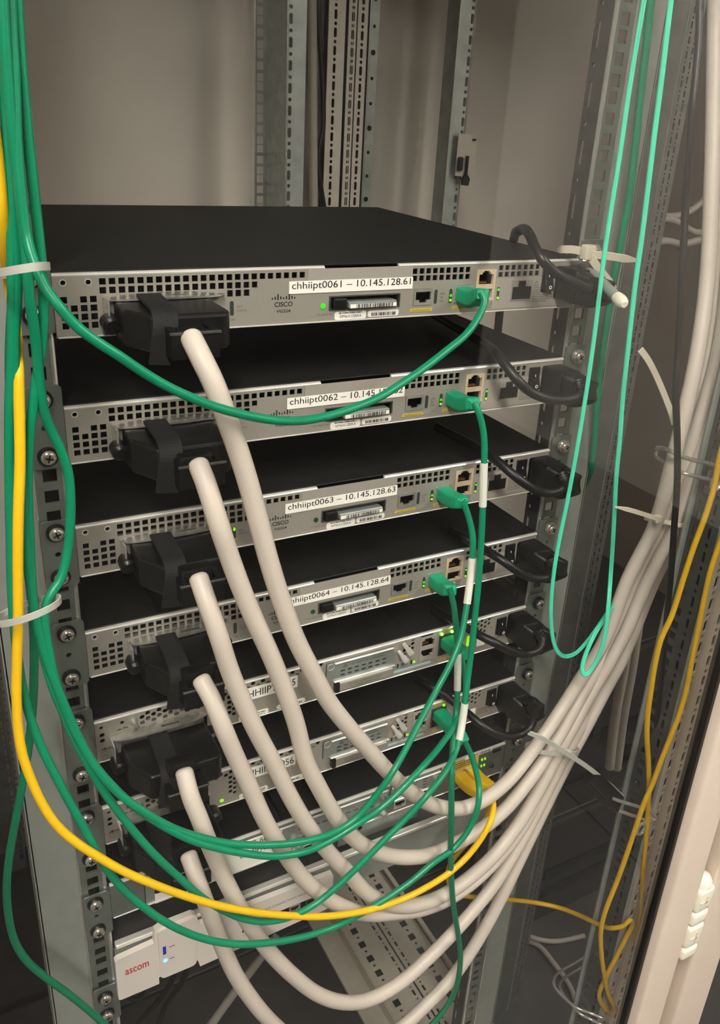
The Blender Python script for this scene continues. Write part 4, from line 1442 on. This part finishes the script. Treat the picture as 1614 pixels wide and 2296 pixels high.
YP = [Vector((.4030, -.037, DEVZ[6] - .0275))] + path([(1100, 1770, -.043), (1098, 1792, -.042), (1094, 1818, -.038), (1080, 1850, -.03), (1052, 1885), (1025, 1915, -.015), (1006, 1945), (1006, 1980), (1025, 2003, -.01), (1057, 2011), (1132, 2016, -.010), (1207, 2025, -.020), (1257, 2036, -.040), (1307, 2056, -.075), (1347, 2075, -.105), (1372, 2081, -.124), (1397, 2076, -.132), (1412, 2063, -.134), (1418, 2072, -.134), (1406, 2098), (1380, 2148, -.132), (1355, 2198), (1343, 2230), (1352, 2256, -.128), (1368, 2272)])
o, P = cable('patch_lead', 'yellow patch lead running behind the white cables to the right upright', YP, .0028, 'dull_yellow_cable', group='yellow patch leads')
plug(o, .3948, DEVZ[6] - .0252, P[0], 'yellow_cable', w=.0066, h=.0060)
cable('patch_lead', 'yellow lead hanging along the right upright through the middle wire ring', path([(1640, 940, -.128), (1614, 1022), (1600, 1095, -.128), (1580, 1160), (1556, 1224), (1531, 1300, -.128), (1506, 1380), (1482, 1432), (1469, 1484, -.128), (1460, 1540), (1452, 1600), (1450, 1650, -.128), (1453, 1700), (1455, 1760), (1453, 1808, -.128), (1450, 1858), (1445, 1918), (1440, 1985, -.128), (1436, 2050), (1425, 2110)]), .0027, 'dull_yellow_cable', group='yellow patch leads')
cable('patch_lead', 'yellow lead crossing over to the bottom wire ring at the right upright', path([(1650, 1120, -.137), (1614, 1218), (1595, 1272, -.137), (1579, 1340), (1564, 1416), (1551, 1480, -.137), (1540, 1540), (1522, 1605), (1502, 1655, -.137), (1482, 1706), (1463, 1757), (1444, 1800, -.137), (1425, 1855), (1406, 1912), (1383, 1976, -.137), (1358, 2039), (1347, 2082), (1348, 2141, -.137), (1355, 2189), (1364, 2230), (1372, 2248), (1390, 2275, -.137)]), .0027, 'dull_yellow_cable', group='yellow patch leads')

# teal fibre leads (flat duplex) and a mid green lead behind them
def flat_cable(name, label, pts, w, t, m, group):
    P = spline(onward(pts), 6)
    prof = []
    for cx in (-w / 2, w / 2):
        for k in range(7):
            a = (math.pi / 2 + math.pi * k / 6) if cx < 0 else (-math.pi / 2 + math.pi * k / 6)
            prof.append((cx + t * math.cos(a), t * math.sin(a)))
    prof.insert(7, (0, -t * .45))
    prof.append((0, t * .45))
    return add(name, B().sweep(P, prof, up=(.1, -1, .25)), m, None, smooth=True, base=P[0], label=label, cat='cable', group=group)


flat_cable('fibre_lead', 'teal duplex fibre hanging in a long loop beside the right rail', path([(1454, -60, -.055), (1444, 0), (1427, 100), (1407, 225, -.055), (1389, 350), (1369, 475), (1354, 575, -.055), (1344, 658), (1333, 748), (1318, 855, -.055), (1297, 986), (1282, 1070), (1267, 1147, -.055), (1251, 1224), (1241, 1288), (1236, 1339, -.055), (1235, 1390), (1241, 1440), (1252, 1464, -.055), (1268, 1472), (1290, 1465), (1312, 1443, -.05), (1336, 1411), (1364, 1370), (1392, 1324, -.03), (1424, 1266, -.02), (1445, 1225, .0)]), .0022, .00125, 'teal_fibre', 'teal fibre leads')
flat_cable('fibre_lead', 'teal duplex fibre hanging straight beside the loop and curling up at its end', path([(1512, -60, -.07), (1504, 0), (1492, 100), (1480, 200, -.07), (1467, 300), (1452, 425), (1437, 545, -.07), (1428, 607), (1417, 697), (1406, 799, -.07), (1396, 892), (1389, 990), (1382, 1060, -.068), (1378, 1134), (1374, 1211), (1369, 1288, -.062), (1364, 1355, -.075), (1359, 1408, -.082), (1351, 1447, -.084), (1338, 1479), (1321, 1507), (1309, 1512, -.084), (1305, 1497), (1314, 1464), (1334, 1420, -.075), (1360, 1382, -.064), (1392, 1332, -.04), (1426, 1274, -.02), (1446, 1235, .0)]), .0024, .0014, 'teal_fibre', 'teal fibre leads')
cable('patch_lead', 'mid green lead running down the grey strip of the right rail between the teal fibres', path([(1466, -60, -.012), (1459, 0), (1449, 100), (1437, 200, -.012), (1424, 325), (1409, 450), (1396, 520, -.012), (1385, 581), (1374, 632), (1364, 697, -.012), (1354, 761), (1346, 825), (1338, 902, -.010), (1333, 979), (1327, 1040, .0), (1314, 1080, .03), (1300, 1105, .06)]), .0034, 'green_cable', group='green patch leads')
# thin black cable strap on the far right
cable('black_lead', 'thin black lead hanging straight down in front of the white bundle', path([(1574, -60, -.06), (1566, 100), (1552, 250, -.08), (1545, 350), (1538, 440, -.08), (1530, 594), (1521, 773, -.098), (1515, 876, -.106), (1518, 980), (1518, 1082, -.108), (1511, 1185), (1504, 1288), (1495, 1377, -.108), (1487, 1467), (1478, 1560, -.105), (1470, 1650)]), .0030, 'black_rubber')

# ---------------------------------------------------------------- power cords
CP = [
    [(1332, 636, -.040), (1322, 650, -.046), (1292, 637, -.05), (1258, 620, -.052), (1236, 604), (1216, 583, -.048), (1200, 556, -.038), (1188, 528, -.026), (1176, 514, -.01), (1162, 518, .008), (1150, 545, .02), (1143, 575, .035), (1135, 640, .37), (1122, 700, .37), (1112, 790, .37)],
    [(1296, 858, -.040), (1302, 876, -.046), (1290, 891, -.05), (1258, 897), (1222, 893, -.052), (1190, 879), (1162, 855, -.046), (1138, 825, -.036), (1115, 796, -.02), (1090, 772, 'z', -.080), (1045, 747, 'z', -.080), (1000, 722, 'z', -.079), (960, 697, 'z', -.079)],
    [(1258, 1062, -.040), (1265, 1084, -.046), (1248, 1102, -.05), (1218, 1104), (1185, 1090, -.05), (1150, 1064, -.042), (1120, 1038, -.028), (1095, 1020, -.012), (1060, 998, 'z', -.170), (1020, 978, 'z', -.170), (980, 958, 'z', -.170)],
    [(1232, 1256, -.040), (1240, 1276, -.046), (1226, 1294, -.05), (1195, 1296), (1160, 1281, -.05), (1125, 1256, -.042), (1095, 1238, -.026), (1075, 1226, -.010), (1040, 1206, 'z', -.260), (1010, 1190, 'z', -.260)],
    [(1206, 1415, -.040), (1217, 1436, -.046), (1205, 1458, -.05), (1175, 1466), (1140, 1457, -.05), (1108, 1441, -.046), (1080, 1427, -.036), (1050, 1410, -.020), (1010, 1388, 'z', -.345), (970, 1364, 'z', -.345)],
    [(1184, 1572, -.040), (1196, 1600, -.046), (1190, 1630, -.05), (1165, 1647), (1130, 1650, -.05), (1098, 1638, -.046), (1070, 1618, -.036), (1045, 1596, -.022), (1015, 1572, -.006), (975, 1545, 'z', -.435), (935, 1522, 'z', -.435)],
]
CLAB = ['black power cord arching up over the top of the gateway labelled chhiipt0061', 'black power cord of the gateway labelled chhiipt0062', 'black power cord of the gateway labelled chhiipt0063',
        'black power cord of the gateway labelled chhiipt0064', 'black power cord of the upper of the two honeycomb vented routers', 'black power cord of the lower of the two honeycomb vented routers']
for i, cp in enumerate(CP):
    if i == 0:
        cp = cp[:12]
    pts = path(cp)
    if i == 0:
        pts = pts[:10] + [U(1149, 548, x=.4485), U(1128, 640, x=.4485), U(1118, 720, x=.4485), U(1112, 790, x=.4485), U(1106, 850, x=.4485)]
    o, P = cable('power_cable', CLAB[i], pts, .0042, 'black_rubber', group='black power cords')
    x0, x1 = (.4150, .4380) if i < 4 else (.4160, .4375)
    zt = DEVZ[i] + (-.0062 if i < 4 else -.0045)
    zb = zt - .0285
    st = P[0]
    # plug: block in the inlet, then a hood bending towards the cord
    pb = B().rbox(x0, x1, -.026, -.001, zb, zt, .003, 3)
    p = add('plug_body', pb, 'black_rubber', o, smooth=True)
    a = Vector(((x0 + x1) / 2, -.018, (zt + zb) / 2))
    b_ = Vector(((x0 + x1) / 2 + .006, -.036, (zt + zb) / 2 - .002))
    hp = spline([a, b_, (b_ + st) / 2 + Vector((.005, -.004, -.001)), st], 6)
    n = len(hp)
    sc = [1.04 - .64 * (k / (n - 1)) ** 1.5 for k in range(n)]
    add('plug_hood', B().sweep(hp, rrect(-.0118, .0118, -.0138, .0138, .004, 3), up=(0, 0, 1), scale=sc), 'black_rubber', p, smooth=True)
    rel = B()
    for k in range(0, 9, 2):
        q = P[min(k, len(P) - 2)]
        d_ = (P[min(k + 1, len(P) - 1)] - q).normalized()
        rel.cyl(q - d_ * .0009, q + d_ * .0009, .0058 - k * .00012, seg=12)
    add('strain_relief', rel, 'black_rubber', p)
    add('rating_tab', B().box(a[0] + .010, a[0] + .018, -.0375, -.0365, a[2] + .001, a[2] + .007), 'ink_faint', p)

# ---------------------------------------------------------------- cable ties
def band(pts, w=.0040, t=.0011, up=(0, 0, 1), closed=False):
    return B().sweep(pts, [(-t / 2, -w / 2), (t / 2, -w / 2), (t / 2, w / 2), (-t / 2, w / 2)], up=up, closed=closed)


def tie_ring(label, c, rx, ry, tiltx=0., tilty=0., m='nylon_clear', w=.0040, head=None, tail=None):
    c = Vector(c)
    pts = [c + Vector((rx * math.cos(a), ry * math.sin(a), tiltx * math.cos(a) + tilty * math.sin(a))) for a in [2 * math.pi * k / 48 for k in range(48)]]
    o = add('cable_tie', band(pts, w, closed=True), m, None, smooth=True, base=c, label=label, cat='cable tie', group='cable ties')
    if head:
        h = Vector(head)
        add('tie_head', B().rbox(h[0] - .0035, h[0] + .0035, h[1] - .003, h[1] + .003, h[2] - .0035, h[2] + .0035, .001, 2), m, o)
    if tail:
        T = spline([Vector(q) for q in tail], 6)
        n = len(T)
        add('tie_tail', B().sweep(T, [(-.0006, -w / 2), (.0006, -w / 2), (.0006, w / 2), (-.0006, w / 2)], up=(0, -.2, 1), scale=[1 if k < n - 5 else 1 - .13 * (k - n + 6) for k in range(n)]), m, o, smooth=True)
    return o


a, b_ = U(-14, 612, y=-.098), U(108, 602, y=-.098)
tie_ring('pale cable tie round the green bundle beside the top gateway', (a + b_) / 2, (b_ - a).length / 2, .026, .0016, -.006)
a, b_ = U(-14, 1378, y=-.098), U(136, 1358, y=-.098)
tie_ring('pale cable tie round the green bundle beside the fourth gateway', (a + b_) / 2, (b_ - a).length / 2, .026, .004, -.011)
# tie round the white bundle, high
c = U(1494, 1172, y=-.058)
tie_ring('tie pinching the white bundle together, short tail pointing at the teal fibre', c, .021, .022, -.008, -.006, 'nylon', .0042, U(1474, 1163, y=-.078), [U(1474, 1163, y=-.080), U(1440, 1152, y=-.080), U(1410, 1143, y=-.078), U(1378, 1136, y=-.074)])
# tie below with the long tail
c = U(1238, 1678, y=-.060)
tie_ring('tie round the lower white bundle with a long tail pointing down at a wire ring', c, .034, .020, -.012, -.008, 'nylon_clear', .0050, U(1272, 1690, y=-.082), [U(1186, 1643, y=-.082), U(1215, 1655, y=-.086), U(1272, 1690, y=-.088), U(1320, 1722, y=-.088), U(1360, 1754, y=-.088), U(1401, 1787, y=-.088)])
# cream tie at the upper right ear with its loop and tails
hd = U(1318, 568, y=-.022)
o = add('cable_tie', B().rbox(hd[0] - .0055, hd[0] + .0055, hd[1] - .004, hd[1] + .004, hd[2] - .005, hd[2] + .007, .0015, 2), 'nylon', None, base=hd, label='cream cable tie with spread tails at the top right corner of the stack', cat='cable tie', group='cable ties', smooth=True)
for tl in ([(1322, 571, -.024), (1350, 572, -.03), (1390, 578, -.036), (1427, 584, -.04)], [(1314, 567, -.02), (1290, 560, -.012), (1262, 559, .0), (1250, 560, .012)], [(1322, 574, -.024), (1338, 596, -.028), (1358, 622, -.03), (1380, 646, -.03)]):
    T = spline(path(tl), 6)
    n = len(T)
    add('tie_tail', B().sweep(T, [(-.0007, -.0032), (.0007, -.0032), (.0007, .0032), (-.0007, .0032)], up=(0, -.3, 1), scale=[1 if k < n - 4 else 1 - .14 * (k - n + 5) for k in range(n)]), 'nylon', o, smooth=True)
# loose tail on the right
T = spline(path([(1436, 784, -.06), (1452, 806, -.06), (1472, 845, -.062), (1492, 893, -.064), (1504, 925, -.064), (1511, 950, -.064)]), 6)
add('cable_tie', B().sweep(T, [(-.0007, -.0028), (.0007, -.0028), (.0007, .0028), (-.0007, .0028)], up=(1, -.2, .3)), 'nylon', None, base=T[0], smooth=True, label='loose curved tie end sticking out beside the black lead', cat='cable tie', group='cable ties')

# cable arm with cream end cap by the tie
a, b_ = U(1306, 592, y=-.004), U(1388, 672, y=-.075)
o = add('support_bracket', B().cyl(a, b_, .0046, .0044, 16), 'powder_grey', None, smooth=True, base=a, label='grey cable support arm with cream end cap on the right rail', cat='bracket')
d_ = (b_ - a).normalized()
add('end_cap', B().lathe(b_ - d_ * .004, d_, [(0, .0050), (.006, .0056), (.011, .0048), (.014, .0025)], 16), 'cream_plastic', o, smooth=True)
add('arm_bolt', B().lathe(U(1312, 590, y=-.006), (0, -1, .2), [(0, .005), (.002, .005), (.004, .003)], 14), 'screw', o, smooth=True)

# wire cable rings on the right upright
def wire_ring(label, pts, r=.0021, eye=None):
    P = spline(pts, 6)
    o = add('wire_ring', B().tube(P, r, 10), 'chrome', None, smooth=True, base=P[0], label=label, cat='cable ring', group='chrome wire cable rings')
    if eye is not None:
        c = Vector(eye)
        q = [c + Vector((.006 * math.cos(t_), .0, .0075 * math.sin(t_))) for t_ in [2 * math.pi * k / 20 for k in range(20)]]
        add('ring_eye', B().tube(q, r, 8, closed=True), 'chrome', o, smooth=True)
    return o


wire_ring('chrome wire ring holding the white bundle above its tie', path([(1612, 1046, -.10), (1575, 1036, -.10), (1535, 1026, -.098), (1505, 1012, -.09), (1480, 1004, -.05), (1472, 1008, -.03), (1470, 1022, -.03), (1492, 1038, -.05), (1532, 1061, -.098), (1570, 1070, -.10), (1600, 1079, -.10), (1620, 1082, -.10)]), eye=U(1607, 1082, y=-.112))
wr = wire_ring('chrome wire ring at the end of the long tie tail', path([(1372, 1790, -.108), (1392, 1797, -.112), (1430, 1808, -.120), (1455, 1817, -.125), (1467, 1827, -.127), (1469, 1838, -.127), (1457, 1840, -.126), (1430, 1832, -.122), (1386, 1817, -.114), (1366, 1808, -.110)]), eye=U(1437, 1858, y=-.127))
a, b_ = U(1322, 1742, y=-.085), U(1384, 1806, y=-.110)
add('mount_block', B().sweep([a, (a + b_) / 2, b_], rrect(-.011, .011, -.006, .006, .002, 2), up=(0, -.5, 1)), 'black_plastic', wr)
wr = wire_ring('chrome wire bracket near the cabinet floor where the yellow leads end', path([(1312, 2145, -.02), (1285, 2161), (1256, 2178, -.045), (1243, 2192), (1243, 2212, -.070), (1266, 2238), (1294, 2260, -.110), (1326, 2272), (1352, 2283, -.134), (1362, 2290), (1364, 2300, -.134)]), r=.0019)
P = spline(path([(1318, 2160, -.016), (1290, 2177), (1266, 2192, -.042), (1256, 2206), (1258, 2222, -.068), (1276, 2246), (1300, 2272, -.108), (1326, 2286), (1346, 2296, -.130), (1364, 2300, -.134)]), 6)
add('inner_wire', B().tube(P, .0019, 10), 'chrome', wr, smooth=True)

# ================================================================== BACKGROUND BITS
cable('beige_lead', 'beige cable hanging behind the white bundle, left one of two', path([(1425, 1290, .03), (1412, 1400), (1398, 1500, .03), (1380, 1600), (1366, 1720, .04)]), .0065, 'grey_cable', group='beige cables behind the white bundle')
cable('beige_lead', 'beige cable hanging behind the white bundle, right one of two', path([(1445, 1300, .03), (1430, 1400), (1416, 1500, .03), (1398, 1600), (1382, 1722, .04)]), .0065, 'grey_cable', group='beige cables behind the white bundle')
cable('beige_lead', 'beige cable running down beside the rear rail', path([(699, -60, .74), (700, 100), (701, 250, .74), (702, 400), (703, 560, .74), (704, 800, .74)]), .0075, 'grey_cable', group='cables down the rear of the cabinet')
cable('black_lead', 'thin black cable snaking down beside the rear pillar', path([(712, -60, .75), (715, 60), (722, 180), (724, 290, .75), (716, 330), (713, 370), (719, 420, .75), (727, 470), (735, 560, .75), (735, 800, .75)]), .0042, 'black_rubber', group='cables down the rear of the cabinet')
for pp_, lb in (([(1425, 560, .26), (1450, 552), (1490, 540), (1530, 548), (1570, 538), (1606, 545, .26)], 'pale cable sagging across the neighbouring cabinet, lowest of three'),
               ([(1430, 520, .28), (1460, 505), (1492, 490), (1525, 502), (1560, 522), (1604, 512, .28)], 'pale cable sagging across the neighbouring cabinet, between the other two'),
               ([(1440, 462, .30), (1468, 478), (1505, 486), (1545, 474), (1580, 446), (1606, 425, .30)], 'pale cable sagging across the neighbouring cabinet, topmost of three')):
    cable('beige_lead', lb, path(pp_), .0050, 'grey_cable', group='pale cables across the neighbouring cabinet')
# paper tag and hook on the neighbour's rear rail
tg = add('cable_tag', B().prism([(.768, .014), (.808, .012), (.808, .052), (.800, .078), (.768, .080)], .690, .692), 'zinc_beige', None, base=(.79, .69, .014), label='cream tag clipped to the rear rail of the neighbouring cabinet', cat='tag')
add('tag_hook', B().prism([(.781, .0), (.793, -.001), (.795, .010), (.789, .018), (.789, .046), (.786, .046), (.786, .018), (.780, .010)], .684, .689), 'tower_dark', tg)
add('tag_key', B().prism(rrect(.770, .779, .022, .044, .003, 2), .685, .689), 'tower_dark', tg)
add('tag_slot', B().prism(rrect(.796, .803, .070, .073, .001, 2), .688, .690), 'ink', tg)
# dark equipment on the floor of the neighbouring cabinet
def floor_box(name, label, x0, x1, y0, y1, h, m, slant=0.):
    o = add(name, B().rbox(x0, x1, y0, y1, FLOOR + .001, FLOOR + h, .006, 2), m, None, base=((x0 + x1) / 2, (y0 + y1) / 2, FLOOR), label=label, cat='power unit')
    add('front_grille', B().box(x0 + .02, x1 - .02, y0 - .002, y0, FLOOR + h * .25, FLOOR + h * .35).box(x0 + .02, x1 - .02, y0 - .002, y0, FLOOR + h * .45, FLOOR + h * .55), 'black_plastic', o)
    add('lid', B().rbox(x0 + .01, x1 - .01, y0 + .01, y1 - .01, FLOOR + h, FLOOR + h + .006, .002, 1), m, o)
    return o


floor_box('power_unit', 'dark unit on the floor of the neighbouring cabinet', .76, 1.00, .22, .60, .24, 'tower_dark')
floor_box('power_unit', 'dark unit standing against the rear panel of the neighbouring cabinet', 1.04, 1.34, .40, .78, .40, 'tower_dark')
for k, pts in enumerate(([(1137, 2096, 'z', FLOOR + .006), (1170, 2107, 'z', FLOOR + .006), (1205, 2118, 'z', FLOOR + .006), (1240, 2158, 'z', FLOOR + .006), (1278, 2212, 'z', FLOOR + .006), (1295, 2262, 'z', FLOOR + .006)], [(1180, 2098, 'z', FLOOR + .016), (1215, 2108, 'z', FLOOR + .018), (1255, 2110, 'z', FLOOR + .006), (1310, 2098, 'z', FLOOR + .006)], [(1165, 2120, 'z', FLOOR + .006), (1150, 2190, 'z', FLOOR + .006), (1145, 2290, 'z', FLOOR + .006)])):
    cable('floor_lead', ('pale lead lying on the floor tiles behind the right rail', 'grey lead on the floor tiles running towards the bottom wire ring', 'grey lead on the floor tiles running along the right rail')[k], path(pts), .0045, 'grey_cable')
# dark leads hanging under the shelf
for k, pts in enumerate(([(400, 2150, .12), (385, 2200, .12), (350, 2250, .12), (300, 2310, .13)], [(425, 2150, .10), (410, 2200, .10), (370, 2260, .11), (350, 2330, .11)], [(620, 2100, .2), (560, 2180, .2), (500, 2260, .2), (450, 2340, .2)], [(275, 2215, .08), (300, 2240, .08), (330, 2220, .09), (335, 2170, .1)])):
    cable('black_lead', ('black lead sagging under the white fronted box', 'black lead hanging straight under the white fronted box', 'grey lead slanting down under the shelf', 'short black lead curling below the ascom lettering')[k], path(pts), .0036 if k != 2 else .006, 'black_rubber' if k != 2 else 'grey_cable', group='dark leads under the shelf')
